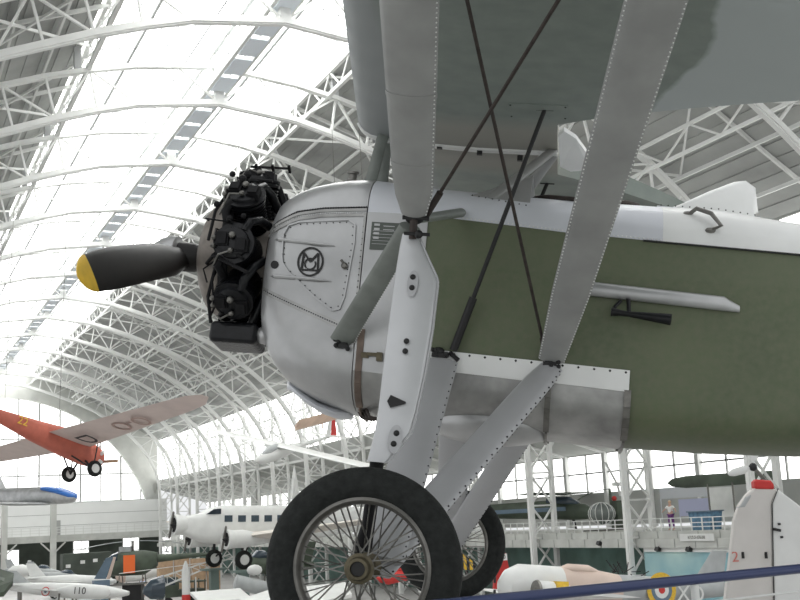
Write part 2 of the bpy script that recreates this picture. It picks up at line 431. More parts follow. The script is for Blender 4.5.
for i, (px, w, h, zc) in enumerate(((11, 2.3, 4.5, -4.0), (81, 2.4, 2.2, -2.0), (131, 2.6, 3.4, -2.4), (167, 1.6, 4.0, -2.9), (184, 1.4, 3.6, -2.6))):
    p = at(px, 560, 178); x = p.x / p.y * (YE - 1.7)
    w_ = empty('window_%d' % (i + 2), W(x, YE - 1.6, zc), 'small daylit window %d under the end gallery' % i); w_['kind'] = 'structure'; del w_['label']
    q = MB(); q.box((0, -.05, 0), (w, .06, h)); q.build('pane', M['glow'], w_)
    q = MB()
    for xx in (-w / 2, 0, w / 2): q.beam((xx, -.12, -h / 2), (xx, -.12, h / 2), .14)
    for zz in (-h / 2, -h * .1, h / 2): q.beam((-w / 2, -.12, zz), (w / 2, -.12, zz), .14)
    q.build('glazing_bars', M['mull'], w_)
for i, px in enumerate((4, 53)):
    p = at(px, 540, 170); x = p.x / p.y * (YE - 7)
    c = MB(); c.box(W(x, YE - 7.2, -.1), (.85, .8, 12.2)); c.box(W(x, YE - 7.2, -5.9), (1.4, 1.2, .6))
    for s in (-1, 1): c.beam(W(x, YE - 7.2, -2.6), W(x + s * 1.8, YE - 7.2, -.9), .2)
    tag(c.build('gallery_column', M['masonry']), ('grey steel column at the far left, before the end gallery' if i == 0 else 'grey steel column with brackets, under the blue and white jet'), 'column')

# right side: clerestory wall, aisle roof, gallery
wr = MB()
wr.box(W(XR + .3, (Y0 + YE) / 2, 7.4), (.5, YE - Y0, 1.5)); wr.box(W(XR + .3, (Y0 + YE) / 2, 14.75), (.5, YE - Y0, .3))
wr.box(W(52, (Y0 + YE) / 2, 4.9), (.5, YE - Y0, 1.4)); wr.box(W(52, (Y0 + YE) / 2, .0), (.5, YE - Y0, 2.5))
for y in RIBS: wr.box(W(XR + .4, y + 3, 3.0), (.7, 1.9, 8.0)) if y in (91, 102, 135) else None
tag(wr.build('wall_right', M['wallgrey']), 'grey side wall carrying the clerestory', kind='structure')
ar = MB()
ar.prism([W(XR, Y0, 6.8), W(XR, YE, 6.8), W(52, YE, 4.2), W(52, Y0, 4.2)], (0, 0, .2)); ar.mi = 1
for y in [r + s for r in RIBS for s in (0, 5.5)]:
    pts = [W(XR - .3 + (8.4) * t, y, 4.1 + 2.2 * (1 - (2 * t - 1) ** 2) ** .5) for t in [k / 10 for k in range(11)]]
    for a, b in zip(pts, pts[1:]): ar.beam(a, b, .16, .2, up=(0, 1, 0))
    ar.beam(W(XR, y, 6.6), W(51.8, y, 4.2), .14, .3, up=(0, 1, 0))
    ar.beam(W(51.7, y, -1.4), W(51.7, y, 5), .4, .4)
tag(ar.build('ceiling_aisle', [M['wallgrey'], M['truss2']]), 'grey sloping roof over the side gallery', kind='structure')
def strip_window(name, x, z0, z1, step, label, th=.12, hz=()):
    e = empty(name, W(x, Y0, z0), label); e['kind'] = 'structure'; L = YE - Y0
    q = MB(); q.box((.1, L / 2, (z1 - z0) / 2), (.05, L, z1 - z0)); q.build('pane', M['glow'], e)
    q = MB(); y = 0
    while y < L: q.beam((-.02, y, 0), (-.02, y, z1 - z0), th); y += step
    for t in hz: q.beam((-.02, 0, (z1 - z0) * t), (-.02, L, (z1 - z0) * t), th)
    q.build('glazing_bars', M['mull'], e)
strip_window('window_7', XR + .1, 8.15, 14.6, 1.83, 'long clerestory window high in the right side wall', .08, (.33, .66))
strip_window('window_8', 51.8, 1.25, 4.2, 2.75, 'row of gallery windows behind the side gallery', .12, (.52,))
# bracing in front of clerestory
br = MB()
for a, b in zip(RIBS, RIBS[1:]):
    br.beam(W(XR - .15, a, 8.2), W(XR - .15, b, 13.8), .1); br.beam(W(XR - .15, b, 8.2), W(XR - .15, a, 13.8), .1)
    m = (a + b) / 2; br.beam(W(XR - .15, m, 6.8), W(XR - .15, m, 13.8), .28, .2)
    for u in (a, m):
        br.beam(W(XR - .15, u, 6.7), W(XR - .15, u + 5.5, 8.1), .1)
    br.beam(W(XR - .15, a, 6.8), W(XR - .15, b, 6.8), .2, .25); 
tag(br.build('wind_bracing', M['truss2']), 'thin white crossed wind bracing along the right side wall', 'bracing')
sd = MB(); gx = AX + 25.3
sd.box(W((gx + 52) / 2, (Y0 + YE - 6.7) / 2, -1.65), (52 - gx, YE - 6.7 - Y0, .42)); sd.box(W(gx - .1, (Y0 + YE - 6.7) / 2, -2.12), (.3, YE - 6.7 - Y0, .52)); sd.mi = 1
y = Y0
while y < YE - 8: sd.box(W(gx - .27, y, -2.12), (.04, .05, .5)); sd.box(W(gx - .01, y, -1.65), (.06, .05, .4)); y += 1.83
tag(sd.build('trim_2', [M['deck'], M['wallgrey']]), 'pale concrete edge of the side gallery', kind='structure')
rl = MB(); y = 30.0
while y < YE - 8: rl.beam(W(gx + .05, y, -1.45), W(gx + .05, y, -.72), .06); y += .92
for z in (-.72, -1.0, -1.22): rl.beam(W(gx + .05, 30, z), W(gx + .05, YE - 8, z), .05)
tag(rl.build('gallery_railing', M['truss2']), 'pale steel railing along the edge of the side gallery', 'railing')
lw = MB(); lw.box(W(46.5, (Y0 + YE) / 2, -4.1), (.3, YE - Y0, 4.2)); 
tag(lw.build('wall_lower', M['teal']), 'teal green backdrop wall under the side gallery', kind='structure')
fl = MB(); fl.box(W(22, 97, -6.3), (64, 200, .2)); tag(fl.build('floor', M['floor']), 'pale hall floor', kind='structure')
vd = MB(); vd.box(W(-2, -1.6, -1.55), (16, 9.6, .2)); vd.box(W(-2, 3.15, -1.7), (16, .2, .5)); tag(vd.build('floor_gallery', M['deck']), 'gallery deck the photograph is taken from', kind='structure')
vp = MB()
for x in (-8, 0, 5.4): vp.box(W(x, 2.6, -3.9), (.3, .3, 4.6))
tag(vp.build('wall_deck_posts', M['masonry']), kind='structure')

# blue rail of the visitors' deck
br_ = empty('deck_railing', W(1.0, 3.2, -1.45), 'dark blue tubular handrail with white posts in front of the aircraft tail', 'railing')
def R_(x, z): return V((x - 1.0, .0 + (x - 1.0) * .155 + .36, z + 1.45))
q = SM(); q.tube([R_(.4, -.3), R_(7.5, -.3)], .021, 14); q.build('handrail', M['railblue'], br_)
for x in (.8, 3.08, 5.3, 7.4):
    q = SM(); q.tube([R_(x, -1.45), R_(x, -.32)], .017, 12); q.build('post', M['truss'], br_)
q = SM()
for z in (-.395, -.62, -.85, -1.1): q.tube([R_(.4, z), R_(7.5, z + (.0))], .005, 8)
q.build('cable_infill', M['truss'], br_)
# ================================================================== THE AIRCRAFT (x forward, y to port, z up, origin midway between the hubs)
MA = Matrix(((-0.8368, -0.5345, 0.1184), (0.5295, -0.8451, -0.0731), (0.1392, 0.0015, 0.9903))).to_4x4()
MA.translation = V((2.7401, 5.8029, -0.1779 + EYE))
ac = empty('parasol_monoplane', MA, 'olive green parasol-wing monoplane with silver cowling and radial engine, filling the foreground', 'aircraft')
# stations: x, half width, z bottom, z top, z where the flat side starts, z where it ends
ST = [(.918, .355, 1.06, 1.80, 1.40, 1.46), (.908, .375, 1.03, 1.845, 1.38, 1.52), (.885, .395, .985, 1.885, 1.34, 1.58), (.845, .412, .93, 1.92, 1.27, 1.62), (.78, .426, .865, 1.955, 1.18, 1.68),
      (.70, .435, .815, 1.985, 1.12, 1.72), (.60, .44, .765, 2.01, 1.07, 1.75), (.50, .44, .735, 2.03, 1.04, 1.765), (.40, .44, .715, 2.035, 1.02, 1.772), (.20, .44, .70, 2.02, 1.01, 1.772),
      (0, .44, .69, 2.0, 1.0, 1.768), (-.35, .44, .675, 1.985, .98, 1.745), (-.70, .438, .665, 1.975, .95, 1.72), (-1.07, .432, .655, 1.97, .93, 1.705), (-1.5, .42, .66, 1.965, .90, 1.692),
      (-2, .40, .685, 1.905, .90, 1.678), (-3, .33, .80, 1.85, .96, 1.655), (-4, .23, .95, 1.76, 1.08, 1.62), (-5, .10, 1.12, 1.66, 1.25, 1.58), (-5.4, .03, 1.25, 1.6, 1.32, 1.55)]
def stn(x):
    for a, b in zip(ST, ST[1:]):
        if a[0] >= x >= b[0]:
            u = (a[0] - x) / (a[0] - b[0]); return tuple(p + (q - p) * u for p, q in zip(a, b))
    return ST[0] if x > ST[0][0] else ST[-1]
NB, NS, NT = 8, 6, 8       # points along belly arc, flat side, deck arc (port half)
def sec(x, off=0.):
    _, w, zb, zt, z0, z1 = stn(x); pts = []
    for k in range(NB + 1):
        t = PI / 2 * k / NB; e = .72
        pts.append((math.sin(t) ** e * w, z0 - (z0 - zb) * math.cos(t) ** e))
    for k in range(1, NS): pts.append((w + .004 * math.sin(PI * k / NS), z0 + (z1 - z0) * k / NS))
    for k in range(NT + 1):
        t = PI / 2 * k / NT; pts.append((math.cos(t) ** .85 * w, z1 + (zt - z1) * math.sin(t) ** .85))
    if off:
        c = (z0 + z1) / 2; out = []
        for y, z in pts:
            d = math.hypot(y, z - c) or 1; out.append((y + off * (y / d if y > .01 else 0), z + off * (z - c) / d))
        pts = out
    return pts
def half_y(x, z):
    p = sec(x)
    for a, b in zip(p, p[1:]):
        if min(a[1], b[1]) <= z <= max(a[1], b[1]) and a[1] != b[1]: return a[0] + (b[0] - a[0]) * (z - a[1]) / (b[1] - a[1])
    return p[len(p) // 2][0]
def skin(name, x0, x1, i0, i1, material, off=0., parent=ac, nx=None, thick=.0, sides=(1, -1), smooth=True):
    """patch of the hull from x0 back to x1, between section points i0..i1"""
    m = MB(); m.smooth = smooth
    xs = [x0] + [s[0] for s in ST if x1 < s[0] < x0] + [x1]
    if i0 == 0 and i1 == NB + NS + NT and len(sides) == 2:
        m.loft([[V((x, y, z)) for y, z in sec(x, off)] + [V((x, -y, z)) for y, z in reversed(sec(x, off)[1:-1])] for x in xs])
    else:
        for s in sides:
            m.loft([[V((x, s * y, z)) for y, z in sec(x, off)[i0:i1 + 1]] for x in xs], closed=False)
            if thick: m.loft([[V((x, s * y, z)) for y, z in sec(x, off - thick)[i0:i1 + 1]] for x in xs], closed=False)
    return m.build(name, material, parent)
NA = NB + NS + NT
hull = skin('fuselage', .36, -5.4, 0, NA, M['green'])
def line_dots(m, fn, n, r):
    for k in range(n): m.dot(fn((k + .5) / n), r)
# cowling: upper, port and starboard side, belly
cowl = skin('engine_cowling', .918, .365, 0, NA, M['alu'], .004)
m = SM(); m.lathe((.912, 0, 1.44), (1, 0, 0), [(0, .34), (.012, .34), (.012, .05)], 40); m.build('cowl_front_plate', M['steel'], cowl)
for s in (1, -1): skin('forward_side_panel', .36, .03, NB - 1, NB + NS, M['alu'], .006, hull, sides=(s,))
skin('forward_belly_panel', .36, -.04, 0, NB - 1, M['alu_d'], .006, hull)
skin('belly_panel', -.04, -1.065, 0, NB, M['alu_d'], .008, hull)
q = MB()
for a, b in zip(sec(.33, .012)[:NB + 2], sec(.33, .012)[1:NB + 2]): q.beam((.33, a[0], a[1]), (.33, b[0], b[1]), .035, .008, up=(0, 1, .2))
q.build('belly_seam_strap', mat('stained_brown_metal', (.17, .13, .105), .5, .4, noise=.3, scale=12), hull)
td = skin('top_deck', .36, -1.2, NB + NS, NA, M['turtle'], .005, hull)
skin('rear_deck', -1.2, -5.3, NB + NS, NA, M['white'], .006, hull)
# joint strips and rivets
def P3(x, z, s=1, off=.008): return V((x, s * (half_y(x, z) + off), z))
def upz(x):
    L = [(.905, 1.655), (.86, 1.69), (.75, 1.745), (.60, 1.77), (.365, 1.788)]
    for p, q in zip(L, L[1:]):
        if p[0] >= x >= q[0]: return p[1] + (q[1] - p[1]) * (p[0] - x) / (p[0] - q[0])
    return L[0][1]
for s in (1, -1):
    m = MB()
    up = [(x, upz(x)) for x in [.905 - .54 * k / 16 for k in range(17)]]
    lo = [(x, 1.335 - .205 * ((.905 - x) / .54) ** .9) for x in [.905 - .52 * k / 14 for k in range(15)]]
    for dz in (0, -.03): 
        for a, b in zip(up, up[1:]): m.beam(P3(a[0], a[1] + dz, s, .004), P3(b[0], b[1] + dz, s, .004), .014, .014)
    for dz in (0, -.022):
        for a, b in zip(lo, lo[1:]): m.beam(P3(a[0], a[1] + dz, s, .004), P3(b[0], b[1] + dz, s, .004), .008, .012)
    m.mi = 1
    for k in range(60): x = .90 - .53 * k / 59; m.dot(P3(x, upz(x) + .014, s, .009), .0062)
    m.mi = 2
    for k in range(44): x = .90 - .53 * k / 43; m.dot(P3(x, upz(x) - .016, s, .007), .0045)
    m.mi = 1
    for k in range(40): x = .90 - .51 * k / 39; z = 1.335 - .205 * ((.905 - x) / .54) ** .9; m.dot(P3(x, z - .011, s, .006), .0042)
    for k in range(22): m.dot(P3(.375, 1.06 + .70 * k / 21, s, .008), .005)
    m.mi = 0
    m.beam(P3(.372, 1.03, s), P3(.372, 1.77, s), .012, .008)
    m.build('cowl_seam', [M['alu_d'], M['bolt'], M['rivet']], cowl)
# access hatch with its raised bead, two ridges, round hole and catch
ht = MB(); ht.smooth = False
hat = [(.815, 1.63), (.79, 1.68), (.73, 1.70), (.46, 1.725), (.42, 1.70), (.415, 1.60), (.44, 1.30), (.46, 1.235), (.50, 1.225), (.60, 1.29), (.76, 1.42), (.80, 1.47), (.81, 1.52)]
pts = [P3(x, z, 1, .012) for x, z in hat]
for a, b in zip(pts, pts[1:] + pts[:1]): ht.beam(a, b, .008, .008)
hi = [(.5 * .06 + x * .94 * 1.0 - .0, 1.5 + (z - 1.5) * .93) for x, z in hat]
ht.mi = 1
n = 0
for a, b in zip(hat, hat[1:] + hat[:1]):
    k = max(1, int(math.dist(a, b) / .035))
    for j in range(k):
        x = a[0] + (b[0] - a[0]) * j / k; z = a[1] + (b[1] - a[1]) * j / k
        x = .62 + (x - .62) * .94; z = 1.5 + (z - 1.5) * .94; ht.dot(P3(x, z, 1, .007), .0042)
ht.build('access_hatch', [M['alu'], M['bolt']], cowl)
rg = SM()
for z0, z1 in ((1.60, 1.58), (1.395, 1.385)):
    rg.tube([P3(.86, z0, 1, .006), P3(.84, z0, 1, .014), P3(.60, z1, 1, .016), P3(.52, z1 - .003, 1, .006)], [.003, .011, .010, .003], 8)
rg.build('stiffening_ridge', M['alu'], cowl)
hl = SM(); hl.lathe(P3(.845, 1.46, 1, -.004), (.25, 1, 0), [(0, .022), (.014, .022)], 18); hl.build('starting_handle_hole', M['bolt'], cowl)
kn = SM(); kn.lathe(P3(.455, 1.47, 1, 0), (0, 1, 0), [(0, .018), (.02, .018), (.028, .010)], 16); kn.tube([P3(.455, 1.475, 1, .02), P3(.475, 1.50, 1, .024)], .007, 8); kn.build('hatch_catch', M['steel'], cowl)
# maker's monogram: ring with interlaced M and S
lg = MB(); cx, czz = .645, 1.482; RR = .068
def L3(u, v): return P3(cx - u, czz + v, 1, .011)
def stroke(pts, w=.009):
    for a, b in zip(pts, pts[1:]): lg.beam(L3(*a), L3(*b), w, .003, up=(0, 1, 0))
stroke([(RR * math.cos(2 * PI * k / 40), RR * 1.12 * math.sin(2 * PI * k / 40)) for k in range(41)], .010)
stroke([(-.046, -.048), (-.040, .048), (0, .0), (.040, .048), (.046, -.048)], .011)
stroke([(.030 * math.cos(t), -.012 + .030 * math.sin(t) + (.0)) for t in [math.radians(a) for a in range(60, 240, 15)]] , .008)
stroke([(.030 * math.cos(t), -.012 - .030 + .030 + .030 * math.sin(t)) for t in [math.radians(a) for a in range(240, 400, 15)]], .008)
stroke([(-.046, -.046), (.046, -.046)], .009)
lg.build('monogram', M['bolt'], cowl)
# fuel filler and top cap
q = SM(); q.lathe((.53, .10, 2.015), (0, .15, 1), [(0, .035), (.03, .035), (.034, .022), (.06, .022), (.065, .034), (.078, .034)], 18); q.build('filler_cap', M['steel'], cowl)
# data plate
dp = MB(); dp.box(P3(.25, 1.645, 1, .008), (.16, .012, .15)); dp.mi = 1
for k in range(4): dp.box(P3(.30, 1.705 - .024 * k, 1, .016), (.030, .004, .012))
dp.box(P3(.235, 1.70, 1, .015), (.06, .003, .004)); dp.box(P3(.235, 1.68, 1, .015), (.06, .003, .004))
for k in range(5): dp.box(P3(.255, 1.60 + .018 * k, 1, .015), (.13, .003, .002))
dp.build('data_plate', [mat('dark_green_plate', (.10, .115, .10), .5), M['alu']], hull)
# lower silver strip with screws along the lower longeron
for s in (1, -1):
    for a, b, za, zb_ in ((-.045, -.66, 0, .045), (-.675, -1.07, .045, .07)):
        sp = MB(); sp.prism([P3(a, 1.055 - za * .5, s, .012), P3(b, 1.055 - zb_ * .5, s, .012), P3(b, .945 - zb_ * .5, s, .012), P3(a, .95 - za * .5, s, .012)], (0, s * .006, 0)); sp.mi = 1
        for k in range(13):
            x = -.09 - .08 * k
            if b < x < a: sp.dot(P3(x, 1.043 + .033 * x, s, .018), .0075)
        sp.build('longeron_cover', [M['white'], M['bolt']], hull)
    for xx, w_, nm in ((-1.065, .035, 'belly_strap'), (-.665, .03, 'belly_strap')):
        bs = MB(); pts = [V((xx, s * (y + .004), z - .004)) for y, z in sec(xx, .010)[:NB + 1]]
        for a, b in zip(pts, pts[1:]): bs.beam(a, b, w_, .012, up=(0, 1, 0.2))
        bs.build(nm, M['steel'], hull)
bl = SM(); bl.ball((-.36, .14, .72), 1, 20, (.36, .22, .125)); bl.build('belly_fairing', M['alu'], hull)
# rivet line along the upper longeron
rv = MB()
for s in (1, -1):
    for k in range(56): rv.dot(P3(.02 - .022 * k, stn(.02 - .022 * k)[5] + .012, s, .008), .0052)
rv.mi = 1
for s in (1, -1):
    for a in range(10):
        x0, x1 = -1.1 - .4 * a, -1.5 - .4 * a
        if x1 > -5.2: rv.beam(P3(x0, stn(x0)[5], s, .006), P3(x1, stn(x1)[5], s, .006), .012, .008)
    for k in range(30): rv.dot(P3(-1.12 - .05 * k, stn(-1.12 - .05 * k)[5], s, .010), .006)
rv.build('longeron_rivets', [M['rivet'], M['bolt']], hull)
# open strip at the deck: rear cockpit rim, windscreen fairing, headrest
def deck(x, y, off=.0):
    p = sec(x)[NB + NS:]
    for a, b in zip(p, p[1:]):
        if b[0] <= abs(y) <= a[0]: return V((x, y, a[1] + (b[1] - a[1]) * (a[0] - abs(y)) / max(1e-6, a[0] - b[0]) + off))
    return V((x, y, p[-1][1] + off))
wf = MB(); a = deck(-.17, .36, .005); b = deck(-.50, .40, .005); c = V((-.50, .20, 2.095)); d = V((-.22, .16, 2.0)); 
wf.prism([a, b, c], (0, -.02, -.01)); wf.prism([V((a.x, -a.y, a.z)), V((b.x, -b.y, b.z)), V((c.x, -c.y, c.z))], (0, .02, -.01))
wf.prism([c, V((c.x, -c.y, c.z)), V((a.x, -a.y, a.z)), a], (0, 0, -.02)); wf.mi = 1
for k in range(9): wf.dot(a.lerp(b, (k + .5) / 9) + V((0, .006, .006)), .005)
wf.build('windscreen_fairing', [M['alu'], M['bolt']], hull)
ck = SM()
for xc in (-.80,):
    rim = [V((xc + .30 * math.cos(t), .27 * math.sin(t), deck(xc + .30 * math.cos(t), .27 * math.sin(t)).z + .012)) for t in [2 * PI * k / 32 for k in range(33)]]
    ck.tube(rim, .018, 8)
ck.build('cockpit_rim', M['rust'], hull)
hr = SM(); rings = []
for x, w, h in ((-1.17, .02, .01), (-1.3, .08, .07), (-1.45, .11, .155), (-1.58, .12, .215), (-1.64, .115, .225), (-1.69, .09, .19), (-1.71, .07, .05)):
    z0 = 1.955; rings.append([V((x - .03 * (1 - abs(math.cos(t))), w * math.cos(t) * 1.0, z0 + (h) * math.sin(t) ** .8 if math.sin(t) > 0 else z0 - .02)) for t in [PI * k / 12 for k in range(13)]] + [V((x, -w * .5, z0 - .03)), V((x, w * .5, z0 - .03))])
hr.loft(rings); hr.mi = 1
hr.build('headrest_fairing', [M['white']], hull)
hb = MB()
hb.prism([deck(-1.18, .16, .008), deck(-1.72, .16, .0), deck(-1.72, .20, .0), deck(-1.18, .22, .004)], (0, 0, .008)); hb.mi = 1
for k in range(14): hb.dot(deck(-1.2 - .038 * k, .19, .016), .005)
hb.build('headrest_flange', [M['turtle'], M['bolt']], hull)
gh = SM()
g0 = deck(-1.35, .34, .0); g1 = deck(-1.46, .405, -.0)
gh.tube([g0 + V((.015, 0, .004)), g0 + V((-.02, .03, .03)), g0.lerp(g1, .5) + V((-.035, .05, .04)), g1 + V((-.03, .035, .02)), g1 + V((.02, .01, .0))], .012, 10)
for g in (g0 + V((.02, .0, .006)), g1 + V((.02, .012, -.002))): gh.ball(g, .02, 8, (1.4, .8, .8))
gh.build('grab_handle', M['steel'], hull)
# stowage tube along the port side and the horn below it
tb = SM(); r = .038
rings = []
for x, k in ((-.80, 1), (-1.52, 1), (-1.545, .8), (-1.60, .45)):
    zc = 1.43 - .035 * (-.80 - x) / .75 - (1 - k) * .03
    rings.append([V((x, half_y(x, zc) + .002 + r * k * (.45 + .55 * math.cos(t)) * 1.1, zc + r * k * math.sin(t))) for t in [2 * PI * j / 16 for j in range(16)]])
tb.loft(rings); tb.build('stowage_tube', M['alu'], hull)
hn = SM(); y = .475
hn.tube([(-1.00, .445, 1.375), (-1.00, .50, 1.365), (-.975, .51, 1.335), (-.97, .51, 1.315)], .009, 8)
hn.tube([(-1.04, .44, 1.385), (-1.04, .51, 1.37), (-1.045, .515, 1.31)], .011, 8)
hn.lathe((-.955, .515, 1.305), (-1, .0, -.07), [(0, .024), (.05, .016), (.09, .014), (.12, .017), (.30, .030), (.302, .024)], 16)
hn.build('venturi_horn', M['black'], hull)
# oil tank scoop under the cowl and small pipes
sc_ = SM(); sc_.loft([[V((x, .02 + w * math.sin(t), z + .030 * math.cos(t) - .06 * abs(math.sin(t)) ** 2 * 0)) for t in [2 * PI * k / 16 for k in range(16)]] for x, w, z in ((.80, .03, .855), (.77, .10, .845), (.69, .15, .79), (.59, .165, .735), (.49, .15, .71), (.42, .07, .715))])
sc_.build('oil_cooler_scoop', mat('pale_blue_grey_scoop', (.66, .68, .72), .35, .1), cowl)
pp = SM()
for k in range(4): pp.tube([(.36 - .02 * k, .18 + .03 * k, .735), (.33 - .02 * k, .2 + .03 * k, .69), (.27 - .02 * k, .21 + .03 * k, .68)], .008, 6)
pp.build('drain_pipe', M['rust'], cowl)
q = MB(); q.box((.26, .455, 1.005), (.05, .03, .018)); q.box((.22, .46, .995), (.03, .035, .045)); q.box((.30, .452, 1.0), (.04, .012, .03)); q.build('side_latch', M['brass'], hull)

# engine
EC = V((1.075, 0, 1.555))
eng = SM(); eng.lathe(EC - V((.15, 0, 0)), (1, 0, 0), [(0, .20), (.03, .24), (.20, .27), (.24, .33), (.35, .335), (.39, .305), (.425, .24), (.455, .16), (.47, .09)], 36)
eng = eng.build('radial_engine', M['case'], ac)
def cyl(a):
    d = V((0, math.cos(a), math.sin(a))); t = V((0, -math.sin(a), math.cos(a))); X = V((1, 0, 0))
    m = SM(); m.lathe(EC, d, [(.20, .085), (.24, .075), (.40, .075)], 18)
    n = 11
    for k in range(n):
        r0 = .245 + k * .0165; m.lathe(EC, d, [(r0, .074), (r0, .105), (r0 + .006, .105), (r0 + .006, .074)], 18)
    m.lathe(EC, d, [(.42, .075), (.43, .112), (.445, .112), (.447, .095), (.455, .095), (.457, .115), (.47, .115), (.472, .09), (.49, .085), (.50, .06)], 18)
    o = m.build('cylinder', M['black'], eng)
    b = MB(); R3 = Matrix((X, t, d)).transposed()
    for s in (-1, 1):
        b.box(EC + d * .485 + X * s * .055 + t * s * .015, (.07, .075, .055), R3); b.box(EC + d * .515 + X * s * .055 + t * s * .015, (.05, .06, .02), R3)
    b.smooth = True
    b.build('rocker_box', M['blackm'], eng)
    for u in (1, -1):
        q_ = SM(); q_.tube([EC + X * .125 + d * .24 + t * .035 * u, EC + X * .11 + d * .48 + t * .022 * u], .010, 8); q_.ball(EC + X * .11 + d * .485 + t * .022 * u, .016, 8); q_.build('pushrod_tube', M['steel'], eng)
    q_ = SM(); q_.ball(EC + d * .515 + t * .035, .020, 10); q_.ball(EC + d * .515 - t * .05, .016, 10); q_.tube([EC + d * .51 - t * .05, EC + d * .53 - t * .08 + X * .06, EC + d * .42 - t * .13 + X * .12], .006, 6); q_.build('spark_lead', M['steel'], eng)
    p = SM(); p.tube([EC + X * -.05 + d * .46 + t * .07, EC + X * -.07 + d * .44 + t * .13, EC + X * -.10 + d * .36 + t * .16, EC + X * -.13 + d * .26 + t * .15], .026, 10)
    p.build('intake_pipe', M['black'], eng)
    p = SM(); p.tube([EC + X * .06 + d * .46 - t * .07, EC + X * .085 + d * .44 - t * .12, EC + X * .07 + d * .38 - t * .16], .024, 10)
    p.tube([EC + X * .10 + d * .50, EC + X * .13 + d * .40 + t * .09, EC + X * .13 + d * .30 + t * .10], .006, 6)
    p.build('exhaust_stub', M['rust'] if False else M['blackm'], eng)
for k in range(9): cyl(math.radians(90 + 40 * k - 20 + 10))
p = SM(); p.tube([EC + V((.075, .40 * math.cos(t), .40 * math.sin(t))) for t in [math.radians(a) for a in range(-60, 250, 10)]], .028, 12); p.build('exhaust_collector', M['blackm'], eng)
p = MB()
for s in (0, 1, 2):
    p.beam(EC + V((.06 - .1 * s, -.02, .55)), EC + V((.06 - .1 * s, .02, .58)), .015)
p.beam(EC + V((.1, -.02, .575)), EC + V((-.14, -.02, .575)), .012); p.beam(EC + V((.12, .1, .50)), EC + V((.12, .1, .36)), .014); p.beam(EC + V((.12, .1, .50)), EC + V((0, .1, .53)), .014)
p.build('rocker_pipe_frame', M['blackm'], eng); p = MB(); p.box(EC + V((-.0, .18, -.475)), (.27, .26, .12), Matrix.Rotation(.12, 3, 'X')); o = p.build('lower_cylinder_baffle', M['black'], eng); bv = o.modifiers.new('b', 'BEVEL'); bv.width = .03; bv.segments = 4
p = SM(); p.ball(EC + V((-.175, .24, -.46)), .052, 14, (1.3, 1, 1)); p.tube([EC + V((-.175, .24, -.46)), EC + V((-.24, .2, -.36))], .03, 12); p.build('exhaust_outlet', M['alu'], eng)
p = SM(); p.tube([EC + V((.17, .05, .30)), EC + V((.22, .18, .10)), EC + V((.2, .24, -.12)), EC + V((.17, .2, -.32))], .008, 6); p.tube([EC + V((.1, .3, .36)), EC + V((.16, .36, .2)), EC + V((.16, .42, .02))], .009, 6)
p.tube([EC + V((.13, .33, -.1)), EC + V((.15, .34, -.28)), EC + V((.13, .30, -.42))], .010, 8); 
rnd = random.Random(5)
for k in range(34):
    a = rnd.uniform(-1.2, 2.6); r1 = rnd.uniform(.22, .5); x1 = rnd.uniform(-.12, .16); a2 = a + rnd.uniform(-.35, .35); r2 = rnd.uniform(.25, .56)
    f_ = lambda x, a, r: EC + V((x, r * math.cos(a), r * math.sin(a)))
    p.tube([f_(x1, a, r1), f_(x1 + .03, (a + a2) / 2, (r1 + r2) / 2 + .03), f_(rnd.uniform(-.12, .16), a2, r2)], rnd.choice((.005, .007, .010)), 6)
for k in range(10):
    a = rnd.uniform(-1, 2.4); r1 = rnd.uniform(.5, .57); c_ = EC + V((rnd.uniform(-.1, .12), r1 * math.cos(a), r1 * math.sin(a))); p.ball(c_, rnd.uniform(.012, .026), 8)
p.build('ignition_harness', M['blackm'], eng)

# propeller
HX = 1.51; HC = V((HX, 0, 1.555))
prop = SM(); prop.lathe(HC - V((.12, 0, 0)), (1, 0, 0), [(0, .06), (.05, .085), (.19, .085), (.195, .06)], 24)
prop = prop.build('propeller_hub', M['prop'], ac)
q = SM(); q.lathe(HC + V((.03, 0, 0)), (1, 0, 0), [(0, .10), (.01, .122), (.05, .122), (.10, .105), (.15, .075), (.19, .04), (.205, .01)], 28); q.build('hub_dome', M['alu'], prop)
a0 = math.radians(-16)
for flip in (0, 1):
    a = a0 + PI * flip; u = V((0, math.cos(a), math.sin(a))); t = V((0, -math.sin(a), math.cos(a))); X = V((1, 0, 0))
    def bsec(r):
        R0 = 1.46; s = r / R0
        c = .15 if s < .06 else (.15 + (.225 - .15) * min(1, (s - .06) / .16)) if s < .6 else .225 * (1 - .28 * ((s - .6) / .4) ** 2)
        if s > .90: c *= max(.05, math.sqrt(max(0, 1 - ((s - .90) / .1) ** 2)))
        th = .085 * (1 - s) ** 1.6 + .012; b = math.radians(42 - 20 * s)
        cd = t * math.cos(b) * (-1 if True else 1) + X * math.sin(b) * -1
        nd = u.cross(cd).normalized(); c0 = HC + u * r + cd * (-.012 * math.sin(PI * s))
        if s < .12: th = .085
        return [c0 + cd * (c / 2 * math.cos(q)) + nd * (th / 2 * math.sin(q) * (1 if math.sin(q) > 0 else .55)) for q in [2 * PI * k / 16 for k in range(16)]]
    rs = [.03, .10, .16, .22, .30, .42, .55, .70, .85, 1.0, 1.12, 1.22, 1.30]
    m = SM(); m.loft([bsec(r) for r in rs]); bo = m.build('blade', M['prop'], prop)
    m = SM(); m.loft([bsec(r) for r in (1.30, 1.33, 1.37, 1.40, 1.43, 1.445, 1.455, 1.46)]); m.build('blade_tip', M['yellow'], prop)

